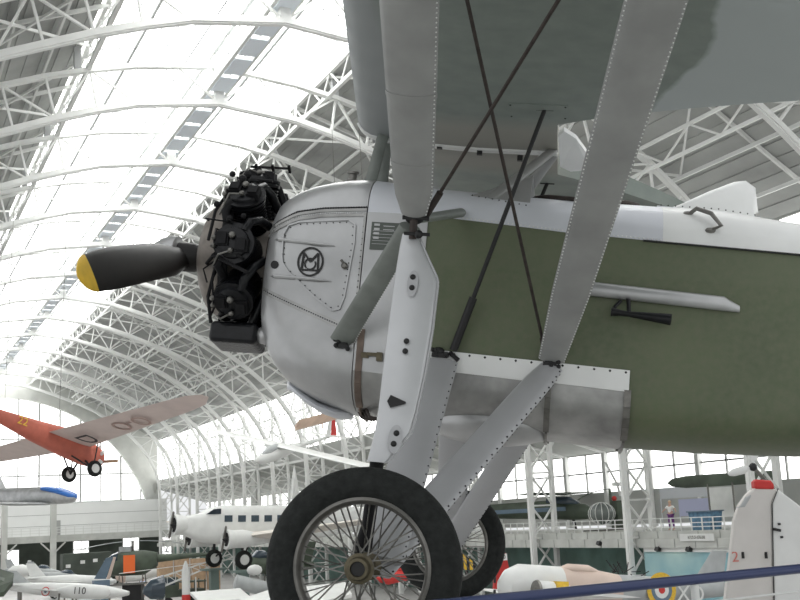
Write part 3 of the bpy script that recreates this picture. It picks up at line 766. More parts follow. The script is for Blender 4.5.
# wing
def wsec(y, s):
    ay = abs(y)
    le = .55 - .125 * ay; te = -1.75 - .09 * max(0, ay - 1)
    if ay > 4.5: k = math.sqrt(max(0.02, 1 - ((ay - 4.5) / .9) ** 2)); mid = (le + te) / 2; le = mid + (le - mid) * k; te = mid + (te - mid) * k
    tt = te
    if ay < .46: tt = -.62
    elif ay < 1.22: tt = -.62 - (ay - .46) / .76 * 1.14
    base = 2.335 + .018 * ay; full = 2.3; pts = []
    xs = [0, .004, .015, .035, .07, .13, .22, .34, .48, .62, .76, .88, 1.0]
    xe = [x for x in xs]
    def zb(q): return base + .085 * math.exp(-q / .022) - .04 * min(1, q / .3) - .13 * max(0, (q - .5) / .5) ** 1.5
    def zt(q): return zb(q) + .012 + .215 * (1 - math.exp(-q / .05)) * max(0, 1 - q ** 1.5)
    fr = [(le - (le + (tt - le) * x)) / full for x in xe]
    bot = [V((le + (tt - le) * x, y, zb(q))) for x, q in zip(xe, fr)]
    top = [V((le + (tt - le) * x, y, max(zt(q), zb(q) + .012))) for x, q in zip(xe, fr)]
    top[0] = V((le, y, base + .09))
    return bot + list(reversed(top[1:]))
wg = SM(); ys = [0.012, .2, .44, .455, .47, .60, .75, .9, 1.05, 1.215, 1.225, 1.5, 2.2, 3, 3.8, 4.5, 4.8, 5.05, 5.2, 5.3, 5.36]
wg.loft([wsec(y, 1) for y in ys]); port = wg.build('wing_panel', M['wing'], ac)
wg = SM(); wg.loft([wsec(-y, 1) for y in reversed(ys)]); star = wg.build('wing_panel', M['wing'], ac)
cs = MB()
A = wsec(.0, 1)[:13]
for a, b in zip(A, A[1:]): cs.beam(a + V((0, 0, -.006)), b + V((0, 0, -.006)), .055, .012)
cs.mi = 1
for k in range(3): cs.box(A[0].lerp(A[-1], .42 + .2 * k) + V((0, 0, -.065)), (.03, .03, .03))
cs.build('centre_strip', [M['white'], M['bolt']], port)
tr = MB(); tr.prism([(-.625, .36, 2.27), (-.655, .42, 2.285), (-.72, .30, 2.285), (-.80, .03, 2.27), (-.80, -.13, 2.24), (-.70, -.11, 2.22), (-.64, -.04, 2.225)], (0, 0, .022))
o = tr.build('cutout_fairing', M['white'], star)
pc = MB(); pc.box((-.52, .66, 2.305), (.30, .20, .006)); pc.mi = 1
for x in (-.38, -.66): 
    for y in (.575, .745): pc.dot((x, y, 2.301), .006)
pc.build('inspection_panel', [M['wing'], M['bolt']], port)
# struts
def strut(name, p0, p1, c0, c1, th0, th1, material, cd=(1, 0, 0), n=8, parent=ac, rivet=None, taper=None, bands=(), rmat=None, rr=.0042, rstep=.022):
    p0, p1 = V(p0), V(p1); d = (p1 - p0).normalized(); cd = V(cd); cd = (cd - d * cd.dot(d)).normalized(); nd = d.cross(cd).normalized()
    m = SM(); rings = []
    for i in range(n + 1):
        u = i / n; p = p0.lerp(p1, u); c = c0 + (c1 - c0) * u; t = th0 + (th1 - th0) * u
        if taper: f = taper(u); c *= f; t *= (.5 + .5 * f)
        rings.append([p + cd * (c / 2 * math.cos(q)) + nd * (t / 2 * math.sin(q) * (abs(math.sin(q)) ** .15 if math.sin(q) else 0)) for q in [2 * PI * k / 20 for k in range(20)]])
    m.loft(rings)
    if rivet:
        m.mi = 1; L = (p1 - p0).length; k = int(L / rstep)
        for j in range(k):
            u = (j + .5) / k; p = p0.lerp(p1, u); c = c0 + (c1 - c0) * u; t = th0 + (th1 - th0) * u
            if taper: c *= taper(u)
            for e in rivet:
                for sg in (-1, 1): m.dot(p + cd * (c / 2 * .93 * e) + nd * (sg * t * .20), rr)
    m.mi = 2
    for u in bands:
        p = p0.lerp(p1, u); c = (c0 + (c1 - c0) * u) * 1.03 * (taper(u) if taper else 1); t = (th0 + (th1 - th0) * u) * 1.06; w = .012
        m.loft([[p + d * e + cd * (c / 2 * math.cos(q)) + nd * (t / 2 * math.sin(q)) for q in [2 * PI * k / 20 for k in range(20)]] for e in (-w, w)])
    return m.build(name, [material, rmat or M['rivet'], M['strut']], parent)
JT = lambda s: V((-.035, s * 1.40, 1.51))
HB = lambda s, x=-.02, y=1.63, z=.05: V((x, s * y, z))
FT = lambda s: V((-.12, s * 3.0, 2.43)); RT = lambda s: V((-1.075, s * 3.0, 2.425))
RB = lambda s: V((-.672, s * .455, 1.035))
for s in (1, -1):
    strut('front_lift_strut', JT(s) + V((0, s * .03, .02)), FT(s), .17, .26, .06, .07, M['strut'], rivet=(-1,), taper=lambda u: min(1, .68 + 4 * u), bands=(.17, .38), cd=(1, 0, 0), n=16)
    strut('rear_lift_strut', RB(s) + V((0, s * .01, .01)), RT(s), .17, .24, .05, .06, M['strut'], rivet=(-1, 1), taper=lambda u: min(1, .80 + 1.1 * u), cd=(1, 0, 0), n=16)
    strut('cowl_strut', JT(s) + V((.02, -s * .02, -.03)), (.43, s * .45, 1.07), .10, .13, .05, .05, M['olive'], rivet=(-1,), n=6)
    strut('upper_brace', JT(s), (-.14, s * .44, 1.80), .045, .06, .04, .05, M['olive'], n=6)
    strut('front_cabane_strut', (.41, s * .20, 1.99), (.38, s * .02, 2.42), .07, .07, .045, .045, M['olive'], n=4)
    strut('rear_cabane_strut', (-.28, s * .36, 1.90), (-.60, s * .04, 2.30), .07, .06, .035, .03, M['strut'], n=4)
    strut('front_gear_strut', (-.10, s * .47, .99), HB(s, -.05, 1.62, .02), .19, .20, .05, .05, M['gear'], rivet=(-1,), rmat=M['bolt'], rr=.0045, rstep=.06, n=8)
    g = strut('rear_gear_strut', RB(s) + V((.0, s * .01, -.03)), HB(s, -.03, 1.62, -.02), .155, .165, .05, .05, M['gear'], rivet=(-1,), rmat=M['bolt'], rr=.0055, rstep=.05, taper=lambda u: min(1, .80 + 2 * u), n=12)
    # leg fairing: folded sheet from the joint down to the hub
    rows = [(1.445, .016, -.058), (1.40, .020, -.078), (1.33, .022, -.115), (1.25, .024, -.160), (1.22, .025, -.170), (1.0, .024, -.170), (.80, .022, -.160), (.64, .018, -.145), (.55, .020, -.130), (.48, .028, -.085), (.415, .036, -.045)]
    m = SM(); rings = []
    for z, xl, xr in rows:
        y = 1.40 + (1.44 - z) * .255; r_ = .016
        pr = [(xl, -.075), (xl, -r_), (xl - r_ * .3, -r_ * .3), (xl - r_, 0), (xr + r_ * 1.2, 0), (xr + r_ * .4, -r_ * .4), (xr, -r_ * 1.3), (xr, -.075)]
        rings.append([V((x, s * (y + o), z)) for x, o in pr])
    m.loft(rings); m.smooth = False; m.mi = 1
    for (z0, a0_, b0_), (z1, a1_, b1_) in zip(rows, rows[1:]): m.beam((b0_ - .003, s * (1.40 + (1.44 - z0) * .255 - .01), z0), (b1_ - .003, s * (1.40 + (1.44 - z1) * .255 - .01), z1), .006, .006)
    def LP(x, z, o=.002): y = 1.40 + (1.44 - z) * .255; return V((x, s * (y + o), z))
    m2 = m
    for x, z, rr, sc2 in ((-.062, 1.205, .024, 2.6), (-.072, .515, .030, 2.0)):
        n_ = V((0, s, .25)).normalized()
        m.add([LP(x + rr * math.cos(t), z + rr * sc2 * math.sin(t), .010) for t in [2 * PI * k / 20 for k in range(20)]], [tuple(range(20))])
    m2.mi = 2; m2.smooth = True
    for x, z in ((-.060, 1.235), (-.062, 1.185), (-.068, .94), (-.068, .895), (-.075, .54), (-.069, .495)): m2.ball(LP(x, z, .012), .013, 10, (1, .5, 1))
    for t in [(-.03, .735), (-.045, .728), (-.06, .722), (-.075, .716)]: pass
    m2.prism([LP(-.03, .700, .006), LP(-.098, .675, .006), LP(-.098, .668, .006), LP(-.035, .645, .006), LP(-.018, .672, .006)], (0, s * .004, 0))
    leg = m2.build('leg_fairing', [M['legw'], M['gear'], M['bolt']], ac)
    # shock leg inside the wheel
    m = SM(); m.tube([(.0, s * 1.60, .45), (.01, s * 1.62, .16), (.03, s * 1.64, 0)], [.03, .028, .045], 12); m.build('shock_leg', M['blackm'], ac)
    # joint fitting and lower fittings
    m = SM(); j = JT(s)
    m.tube([j + V((0, 0, -.09)), j + V((0, s * .03, .05))], .018, 10); m.mi = 1
    m.ball(j, .032, 10, (1.3, .8, .7)); m.tube([j + V((.05, s * .03, 0)), j + V((-.07, s * .03, 0))], .010, 8)
    m.ball(j + V((-.03, s * .035, -.075)), .02, 10); m.tube([j + V((.035, s * .04, -.075)), j + V((-.08, s * .04, -.075))], .008, 8)
    m.build('strut_joint', [M['rust'], M['bolt']], ac)
    for c in ((-.665, s * .475, 1.04), (-.09, s * .475, 1.045), (.425, s * .465, 1.055)):
        m = SM(); c = V(c); m.ball(c, .026, 10, (1.2, .7, .9))
        for k in range(7): m.ball(c + V((random.uniform(-.05, .05), s * random.uniform(0, .025), random.uniform(-.035, .035))), .013, 8)
        m.box(c + V((0, 0, -.02)), (.07, .03, .02)); m.build('lower_fitting', M['bolt'], ac)
    # bracing wires and push rod
    m = SM(); WA = V((-.85, s * 2.67, 2.40)); WB = V((-.213, s * 2.54, 2.40)); m.tube([JT(s) + V((-.05, 0, .02)), WA], .0085, 8); m.tube([RB(s) + V((.03, s * .03, .03)), WB], .0085, 8)
    m.tube([JT(s) + V((-.05, 0, .02)), (JT(s) + V((-.05, 0, .02))).lerp(WA, .09)], .016, 8); m.tube([RB(s) + V((.03, s * .03, .03)), (RB(s) + V((.03, s * .03, .03))).lerp(WB, .05)], .015, 8)
    m.build('bracing_wire', M['rust'], ac)
    m = SM(); a, b = V((-.165, s * .47, 1.055)), V((-.555, s * .68, 2.31)); m.tube([a, a.lerp(b, .22)], .022, 10); m.tube([a.lerp(b, .2), b], .012, 10)
    m.tube([b + V((.045, 0, 0)), b + V((-.045, 0, 0))], .009, 8); m.tube([a + V((.02, 0, -.01)), a + V((-.03, 0, -.05))], .012, 8); m.build('push_rod', M['bolt'], ac)
    # wheel
    wc = V((-.022, s * 1.84, 0)); m = SM(); Ro, rm = .388, .070
    m.loft([[wc + V(((Ro - rm + rm * math.cos(q)) * math.cos(p), .062 * math.sin(q), (Ro - rm + rm * math.cos(q)) * math.sin(p))) for q in [2 * PI * k / 20 for k in range(20)]] for p in [2 * PI * k / 72 for k in range(73)]], caps=False)
    ty = m.build('wheel', M['tyre'], ac)
    m = SM(); m.loft([[wc + V(((r_) * math.cos(p), y_, (r_) * math.sin(p))) for r_, y_ in ((.270, .046), (.258, .052), (.248, .044), (.243, .02), (.243, -.02), (.248, -.044), (.258, -.052), (.270, -.046))] for p in [2 * PI * k / 72 for k in range(73)]], caps=False)
    m.build('rim', M['steel'], ty)
    m = SM(); m.lathe(wc, (0, s, 0), [(-.12, .03), (-.11, .055), (-.10, .055), (-.095, .034), (.10, .034), (.095, .058), (.105, .058), (.108, .046), (.135, .040), (.142, .040), (.143, .029), (.12, .028)], 32); 
    m.mi = 1; m.lathe(wc, (0, s, 0), [(.08, .027), (.132, .027)], 20); m.build('wheel_hub', [M['brass'], M['bolt']], ty)
    m = MB(); NSP = 26
    for k in range(NSP):
        p = 2 * PI * k / NSP; q = p + (.42 if k % 2 else -.42)
        for yy, off in ((.100, 0), (-.105, .12)):
            m.beam(wc + V((.055 * math.cos(q + off), s * yy, .055 * math.sin(q + off))), wc + V((.242 * math.cos(p + off), s * (.012 if yy > 0 else -.012), .242 * math.sin(p + off))), .0048)
    m.build('spokes', M['steel'], ty)
q = SM(); q.tube([(.0, -1.62, .0), (0, 1.62, .0)], .001, 4) if False else None
# tail surfaces
m = SM(); m.loft([[V((x, .03 * math.sin(t) * k, z)) if False else V((-4.9 - .45 * math.cos(t) * k2, .03 * math.sin(t), z)) for t in [2 * PI * j / 12 for j in range(12)]] for z, k, k2 in ((1.5, 1, 1.1), (1.9, 1, .9), (2.3, 1, .6), (2.4, 1, .2))]); m.build('tail_fin', M['white'], ac)
m = SM(); m.loft([[V((-4.7 - (.5 - .08 * abs(y)) * math.cos(t), y, 1.62 + .03 * math.sin(t))) for t in [2 * PI * j / 12 for j in range(12)]] for y in (-1.6, -1.4, 0, 1.4, 1.6)]); m.build('tailplane', M['green'], ac)
# steel support stands under the wheels (the machine is shown above the hall floor)
for s in (1, -1):
    p = MA @ V((.012, s * 1.84, 0)); top = p.z - .40
    e = empty('support_stand', V((p.x, p.y, 0)), 'grey steel support stand under the %s wheel of the green monoplane' % ('near' if s > 0 else 'far'), 'stand', None)
    m = MB(); m.box((0, 0, top - .03), (.5, .5, .06)); m.build('top_plate', M['strut'], e)
    m = MB(); m.beam((0, 0, .05), (0, 0, top - .05), .16)
    for a, b in ((.6, 0), (-.6, 0), (0, .6), (0, -.6)): m.beam((a, b, .03), (0, 0, 1.4), .08)
    m.build('post', M['strut'], e)

# ================================================================== THE OTHER EXHIBITS
def mframe(origin, x, y):
    """frame with x forward and y nearest to the given side direction, z upwards"""
    x = V(x).normalized(); y = V(y); y = (y - x * y.dot(x)).normalized(); z = x.cross(y)
    if z.z < 0: y = -y; z = -z
    m = Matrix((x, y, z)).transposed().to_4x4(); m.translation = V(origin); return m
def oval(x, w, zb, zt, n=16, yc=0, p=1.0):
    zc = (zb + zt) / 2; h = (zt - zb) / 2
    f = lambda v: math.copysign(abs(v) ** p, v)
    return [V((x, yc + w * f(math.cos(2 * PI * k / n)), zc + h * f(math.sin(2 * PI * k / n)))) for k in range(n)]
def body(name, sts, material, parent, yc=0, p=1.0, n=18):
    m = SM(); m.loft([oval(x, w, zb, zt, n, yc, p) for x, w, zb, zt in sts]); return m.build(name, material, parent)
def foil(le, te, th, y=None):
    le, te = V(le), V(te); d = te - le; up = V((0, 0, 1))
    if abs(d.normalized().z) > .9: up = V((0, 1, 0))
    return le, d, up, th
def plate(name, secs, material, parent, up=(0, 0, 1)):
    """wing or fin through sections (leading edge, trailing edge, thickness)"""
    m = SM(); rings = []; up = V(up)
    for le, te, th in secs:
        le, te = V(le), V(te); d = te - le; r = []
        prof = [(0, 0), (.04, .5), (.15, .9), (.3, 1), (.6, .7), (1, .05), (.6, -.35), (.3, -.5), (.15, -.45), (.04, -.3)]
        for u, h in prof: r.append(le + d * u + up * (h * th * .5))
        rings.append(r)
    m.loft(rings); return m.build(name, material, parent)
def disc(name, mw, rings, parent):
    """concentric painted discs, largest first: (radius, material)"""
    top = None
    for i, (r, mt) in enumerate(rings):
        m = MB(); m.add([V((r * math.cos(2 * PI * k / 28), r * math.sin(2 * PI * k / 28), .006 * (i + 1))) for k in range(28)] + [V((r * math.cos(2 * PI * k / 28), r * math.sin(2 * PI * k / 28), 0)) for k in range(28)],
                        [tuple(range(28))] + [(k, (k + 1) % 28, (k + 1) % 28 + 28, k + 28) for k in range(28)])
        o = m.build(name if i == 0 else 'ring', mt, parent if i == 0 else top)
        if i == 0: o.matrix_local = mw; top = o
    return top
def wheel(c, axis, r, w, parent, hubm=None):
    m = SM(); m.lathe(V(c) - V(axis) * w / 2, axis, [(0, r * .55), (0, r * .8), (w * .15, r * .96), (w * .5, r), (w * .85, r * .96), (w, r * .8), (w, r * .55)], 24, caps=False); t = m.build('wheel', M['tyre'], parent)
    m = SM(); m.lathe(V(c) - V(axis) * w * .45, axis, [(0, .02), (0, r * .6), (w * .9, r * .6), (w * .9, .02)], 24); m.build('hub_disc', hubm or M['cream'], t); return t
Z = V((0, 0, 1))

# red and cream high-wing monoplane hanging at the far left
c = at(64, 441, 42); tip = at(193, 400, 36.5); nz = at(98, 463, 43.2)
F1 = mframe(c, nz - at(0, 427, 40.6), tip - c); e = empty('hanging_monoplane', F1, 'red fabric monoplane with beige wings and white wheels hanging at the far left', 'aircraft')
span = (tip - c).length
body('fuselage', [(1.75, .10, -.35, -.05), (1.6, .30, -.55, .12), (.9, .36, -.60, .35), (0, .36, -.55, .48), (-1.2, .30, -.42, .36), (-2.6, .18, -.2, .26), (-4.0, .05, .02, .2)], M['orangered'], e, p=.7)
for s in (1, -1):
    plate('wing', [((.95, s * .1, .05), (-.85, s * .1, .0), .24), ((.62, s * span * .82, .25), (-.45, s * span * .82, .22), .14), ((.50, s * span * .93, .28), (-.36, s * span * .93, .26), .1), ((.15, s * span, .30), (-.15, s * span, .28), .03)], M['pinkwing'], e)
    m = SM(); m.tube([(.9, s * .25, -.5), (1.0, s * .75, -.85)], .04, 8); m.tube([(.3, s * .25, -.5), (1.0, s * .75, -.85)], .03, 8); m.tube([(1.0, s * .75, -.85), (.9, s * .8, .35)], .025, 8); m.build('gear_leg', M['bolt'], e)
    wheel((1.0, s * .85, -.85), (0, 1, 0), .30, .14, e)
m = SM()
for k in range(7): a = 2 * PI * k / 7; m.tube([(1.45, 0, -.2), (1.45, .48 * math.cos(a), -.2 + .48 * math.sin(a))], .07, 8)
m.build('radial_engine', M['cream'], e)
m = SM(); m.loft([[V((1.85, .9 * u, -.2 + .1 * u + .05 * t)) for t in (-1, 1)] + [V((1.80, .9 * u, -.2 + .1 * u + .05 * t)) for t in (1, -1)] for u in (-1, 0, 1)]); m.build('propeller', M['wood'], e)
plate('tail_fin', [((-3.0, 0, .2), (-4.1, 0, .2), .06), ((-3.3, 0, .75), (-4.25, 0, .75), .06), ((-3.7, 0, 1.0), (-4.1, 0, 1.0), .03)], M['cream'], e, up=(0, 1, 0))
for s in (1, -1): plate('tailplane', [((-3.1, 0, .2), (-4.0, 0, .2), .06), ((-3.4, s * 1.3, .2), (-4.0, s * 1.3, .2), .04)], M['pinkwing'], e)
sgn = 1 if (F1.to_3x3() @ V((0, 1, 0))).dot(tip - c) > 0 else -1
def flat_text(body_, size, origin, xdir, ydir, material, parent, name='lettering', width=None):
    x = V(xdir).normalized(); y = V(ydir); y = (y - x * y.dot(x)).normalized(); z = x.cross(y)
    mm = Matrix((x, y, z)).transposed().to_4x4(); mm.translation = V(origin); return text(name, body_, size, mm, material, parent, .004, width)
flat_text('D', 1.1, (.1, sgn * 1.5, -.12), (1, 0, 0), (0, -sgn, 0), M['bolt'], e)
flat_text('O-O', 1.0, (.1, sgn * 4.0, .06), (0, sgn, 0), (1, 0, 0), mat('faded_brown_letter', (.40, .28, .24), .7), e)
flat_text('22', .42, (-1.9, -sgn * 0 + (-.30 if (F1.inverted() @ V((0, 0, EYE))).y < 0 else .30), .05), (1, 0, 0), Z, M['yellow'], e)
# blue-nosed jet on the left
n0, t0 = at(76, 495, 60), at(-60, 499, 66)
e = empty('display_jet', mframe(n0, n0 - t0, (t0 - n0).cross(Z)), 'silver jet with a blue nose, mounted high at the left edge', 'aircraft')
body('fuselage', [(0, .06, -.2, -.05), (-.25, .32, -.38, .12), (-1.2, .42, -.45, .38), (-2.6, .45, -.5, .5), (-5, .45, -.5, .5), (-7.5, .3, -.3, .45)], M['alu'], e)
body('nose_band', [(.01, .065, -.17, .0), (-.25, .34, -.22, .14), (-1.2, .44, .02, .41), (-2.3, .42, .25, .50)], M['blue'], e)
for s in (1, -1): plate('wing', [((-1.6, s * .3, -.42), (-4.2, s * .3, -.42), .16), ((-2.6, s * 5.0, -.30), (-3.6, s * 5.0, -.30), .05)], M['greyp'], e)
plate('tail_fin', [((-5.5, 0, .4), (-7.5, 0, .4), .1), ((-6.8, 0, 2.0), (-7.8, 0, 2.0), .05)], M['cream'], e, up=(0, 1, 0))
m = SM(); m.tube([(-1.5, 0, .4), (-1.5, .2, 17)], .012, 5); m.tube([(-6, 0, .4), (-6, .2, 17)], .012, 5); m.build('suspension_cable', M['steel'], e)

# three-engined white airliner on green posts
n0, t0 = at(173, 523, 73.5), at(405, 521, 84)
FT3 = mframe(n0, n0 - t0, V((0, 0, EYE)) - n0); e = empty('trimotor_airliner', FT3, 'white three-engined airliner with square windows raised on green posts', 'aircraft')
ps = 1 if (FT3.inverted() @ V((0, 0, EYE))).y > 0 else -1
body('fuselage', [(-.5, .45, -.65, .35), (-1.6, .62, -1.1, .55), (-1.9, .70, -1.2, .60), (-2.6, .80, -1.35, .98), (-3.6, .85, -1.4, 1.12), (-9, .85, -1.4, 1.12), (-13, .6, -.8, 1.05), (-17.5, .15, .1, .9)], M['cream'], e, p=.55)
m = MB()
for u in (0, 1): m.prism([(-1.95, ps * .72, .52), (-2.45, ps * .78, .86), (-2.95, ps * .83, .90), (-2.95, ps * .83, .55)], (0, ps * .05, 0))
m.build('cockpit_window', M['glass'], e)
for k in range(7):
    m = MB(); m.box((-3.5 - .98 * k, ps * .87, .25), (.55, .05, .42)); m.build('window', M['glass'], e)
def radial(x, y, z, r, par):
    m = SM(); m.lathe((x, y, z), (1, 0, 0), [(-.55, r * .85), (0, r), (.25, r), (.25, r * .8), (0, r * .7)], 24); o = m.build('engine_cowl', M['cream'], par)
    m = SM(); m.lathe((x - .05, y, z), (1, 0, 0), [(0, r * .8), (.1, r * .8), (.12, .15), (.4, .1), (.5, .02)], 20)
    for k in range(9): a = 2 * PI * k / 9; m.tube([(x + .1, y, z), (x + .1, y + r * .75 * math.cos(a), z + r * .75 * math.sin(a))], .07, 6)
    m.build('cylinders', M['bolt'], o)
    m = SM(); m.loft([[V((x + .35 + .08 * math.cos(q), y + u * .25, z + u * .75 + .1 * math.sin(q))) for q in [2 * PI * j / 8 for j in range(8)]] for u in (-1, -.4, 0, .4, 1)]); m.build('propeller', M['steel'], o)
radial(-.25, 0, -.12, .66, e)
radial(-2.6, ps * 2.7, -1.05, .62, e); radial(-2.6, -ps * 2.7, -1.05, .62, e)
for s in (1, -1):
    body('engine_nacelle', [(-2.6, .56, -1.62, -.5), (-3.6, .55, -1.6, -.45), (-5.0, .3, -1.4, -.75)], M['cream'], e, yc=s * 2.7)
    plate('wing', [((-3.6, s * .6, -.9), (-7.6, s * .6, -1.0), .75), ((-3.9, s * 2.8, -.85), (-7.4, s * 2.8, -.95), .6), ((-5.6, s * 13.5, .1), (-7.2, s * 13.5, .05), .18)], M['tan'] if False else mat('warm_white_wing', (.66, .62, .56), .55), e)
    m = SM(); m.tube([(-3.9, s * 1.9, -1.1), (-4.0, s * 2.1, -2.3)], .09, 8); m.tube([(-5.0, s * 1.0, -1.2), (-4.0, s * 2.1, -2.3)], .06, 8); m.build('gear_leg', M['bolt'], e)
    wheel((-4.0, s * 2.1, -2.35), (0, 1, 0), .60, .3, e)
plate('tail_fin', [((-14.5, 0, .9), (-17.4, 0, .9), .2), ((-16.0, 0, 3.2), (-17.6, 0, 3.2), .1)], M['cream'], e, up=(0, 1, 0))
flat_text('SABENA', .5, (-2.6, ps * .87, -.25), (-ps * 1, 0, 0), Z, M['steel'], e) if False else None
for s in (1, -1):
    p = FT3 @ V((-4.0, s * 2.1, -2.96)); m = MB(); m.box(V((p.x, p.y, p.z / 2 - .02)), (.55, .55, p.z)); m.box(V((p.x, p.y, p.z - .1)), (1.5, 1.5, .12))
    tag(m.build('support_post', mat('green_grey_post', (.16, .22, .20), .6)), 'green steel post under the %s main wheel of the white airliner' % ('near' if s == ps else 'far'), 'post')

# white glider with a red rudder
n0, t0 = at(254, 459, 58), at(332, 438, 62.5)
G = mframe(n0, n0 - t0, at(350, 465, 53) - at(215, 423, 64)); e = empty('glider', G, 'white glider with a red rudder hanging before the clerestory', 'glider')
L = (n0 - t0).length
body('fuselage', [(0, .05, -.2, -.05), (-.5, .26, -.38, .15), (-1.5, .33, -.40, .33), (-2.4, .26, -.28, .30), (-3.4, .12, -.06, .22), (-L, .05, .05, .18)], M['cream'], e)
m = SM(); m.loft([oval(x, w, .0, zt) for x, w, zt in ((-.55, .1, .18), (-1.0, .22, .42), (-1.6, .2, .48), (-1.95, .1, .3))]); m.build('canopy', M['greyp'], e)
a, b = G.inverted() @ at(215, 423, 64), G.inverted() @ at(350, 465, 53); mid = (a + b) / 2
for q in (a, b):
    plate('wing', [((-1.5, 0, .36), (-2.3, 0, .36), .12), ((q.x * .5 - .9 + .2, q.y, q.z * .0 + .36 + (q.z - mid.z)), (q.x * .5 - .9 - .55, q.y, .36 + (q.z - mid.z)), .09)], M['cream'], e)
plate('rudder', [((-L + .1, 0, .1), (-L - .4, 0, .1), .05), ((-L - .05, 0, 1.05), (-L - .3, 0, 1.0), .04)], M['red'], e, up=(0, 1, 0))
plate('tail_fin', [((-L + .5, 0, .15), (-L + .1, 0, .15), .06), ((-L + .2, 0, 1.05), (-L - .03, 0, 1.05), .04)], M['cream'], e, up=(0, 1, 0))
for s in (1, -1): plate('tailplane', [((-L + .4, 0, .15), (-L - .1, 0, .15), .05), ((-L + .3, s * 1.4, .17), (-L - .05, s * 1.4, .17), .03)], M['cream'], e)

# pale wooden glider wing behind the nose
e = empty('wooden_glider', at(345, 408, 45), 'pale wooden glider wing showing under the silver nose', 'glider')
A = [at(299, 420, 44), at(348, 407, 46), at(400, 393, 48)]; o0 = at(345, 408, 45)
m = SM(); m.loft([[p - o0 + V((0, 0, 0)) for p in (q, q + V((.02, .7 * k, -.16)), q + V((.10, .95 * k, -.34)), q + V((.0, .5 * k, -.30)))] for q, k in zip(A, (.8, 1.5, 1.7))]); m.build('wing', M['pinkwood'], e)
m = SM(); m.tube([(0, 0, -.05), (0, .2, 12)], .01, 5); m.tube([(1.2, -.4, .1), (1.2, .2, 12)], .01, 5); m.build('suspension_cable', M['steel'], e)
m = SM(); q = at(322, 420, 46) - o0; m.tube([q + V((0, 0, .25)), q + V((0, 0, -.35))], .03, 8); m.build('fitting', M['pinkwood'], e)
m = SM(); q = at(400, 392, 47) - o0; m.loft([[q + V((x, w * math.cos(t), -.4 + .4 * math.sin(t) * w / .3)) for t in [2 * PI * k / 12 for k in range(12)]] for x, w in ((-.9, .05), (-.4, .28), (.6, .3), (3.5, .08))]); m.build('fuselage', M['pinkwood'], e)

# standing white rocket
p = at(296.5, 540, 108); top = at(296.5, 463, 108).z
e = empty('rocket', V((p.x, p.y, 0)), 'slender white pointed rocket standing behind the airliner', 'rocket')
m = SM(); m.lathe((0, 0, 0), (0, 0, 1), [(0, .38), (top - 3.4, .38), (top - 1.8, .30), (top - .6, .12), (top, .01)], 20); m.build('body', M['cream'], e)
for k in range(4):
    a = PI / 4 + PI / 2 * k; d = V((math.cos(a), math.sin(a), 0)); n = V((-math.sin(a), math.cos(a), 0)) * .03
    for z0 in (.1, top - 3.3): m = MB(); m.prism([d * .3 + Z * z0 - n, d * .62 + Z * z0 - n, d * .5 + Z * (z0 + .5) - n, d * .3 + Z * (z0 + 1.1) - n], n * 2); m.build('fin', M['cream'], e)

# --- small machines on the hall floor, left
def floor_z(): return 0.0
def jet(name, nose, tail, label, paint, h=1.0, fh=1.4, fin=None, ground=True, canopy=True, wingspan=4.5, fm=None):
    n0, t0 = at(*nose), at(*tail)
    f = mframe(n0, n0 - t0, V((0, 0, EYE)) - n0); e = empty(name, f, label, 'aircraft'); L = (n0 - t0).length
    body('fuselage', [(0, .12, -.14, .12), (-.06 * L, .25 * h, -.28 * h, .22 * h), (-.2 * L, .42 * h, -.45 * h, .42 * h), (-.45 * L, .48 * h, -.5 * h, .5 * h), (-.75 * L, .38 * h, -.35 * h, .42 * h), (-L, .18 * h, -.1 * h, .3 * h)], paint, e)
    if canopy: body('canopy', [(-.18 * L, .12 * h, .2 * h, .42 * h), (-.25 * L, .28 * h, .2 * h, .78 * h), (-.34 * L, .26 * h, .2 * h, .80 * h), (-.45 * L, .12 * h, .2 * h, .5 * h)], M['glass'], e)
    for s in (1, -1):
        plate('wing', [((-.35 * L, s * .3 * h, -.1 * h), (-.68 * L, s * .3 * h, -.1 * h), .14 * h), ((-.5 * L, s * wingspan, 0), (-.62 * L, s * wingspan, 0), .05)], paint, e)
        plate('tailplane', [((-.84 * L, 0, .2 * h), (-.98 * L, 0, .2 * h), .06), ((-.92 * L, s * 1.5 * h, .2 * h), (-1.0 * L, s * 1.5 * h, .2 * h), .04)], paint, e)
    plate('tail_fin', [((-.78 * L, 0, .25 * h), (-.98 * L, 0, .25 * h), .1), ((-.93 * L, 0, fh * h), (-1.04 * L, 0, fh * h), .05)], fm or paint, e, up=(0, 1, 0))
    zf = (f @ V((-.5 * L, 0, 0))).z
    for x, y in ((-.15, 0), (-.5, .9), (-.5, -.9)):
        m = SM(); m.tube([(x * L, y * h, -.2 * h), (x * L, y * h, -zf + .25 + (0))], .07, 8); m.build('gear_leg', M['steel'], e)
        wheel((x * L, y * h, -zf + .27), (0, 1, 0), .27, .16, e)
    return e, f, L
e, f, L = jet('jet_trainer', (129, 593, 76), (6, 588, 78), 'white jet with a red-ringed roundel and tricolour fin at the bottom left', M['cream'], 1.05, canopy=False, fm=M['greyp'], wingspan=3.0, fh=1.1)
ps = 1 if (f.inverted() @ V((0, 0, EYE))).y > 0 else -1
q = disc_frame((-.63 * L, ps * .66, -.12), (0, ps, 0), (0, 0, 1)); disc('roundel', q, [(.30, M['red']), (.24, M['cream']), (.10, M['bluegrey'])], e)
flat_text('110', .62, (-1.75, ps * 3.50, .0), (-ps, 0, 0), Z, M['bolt'], e)
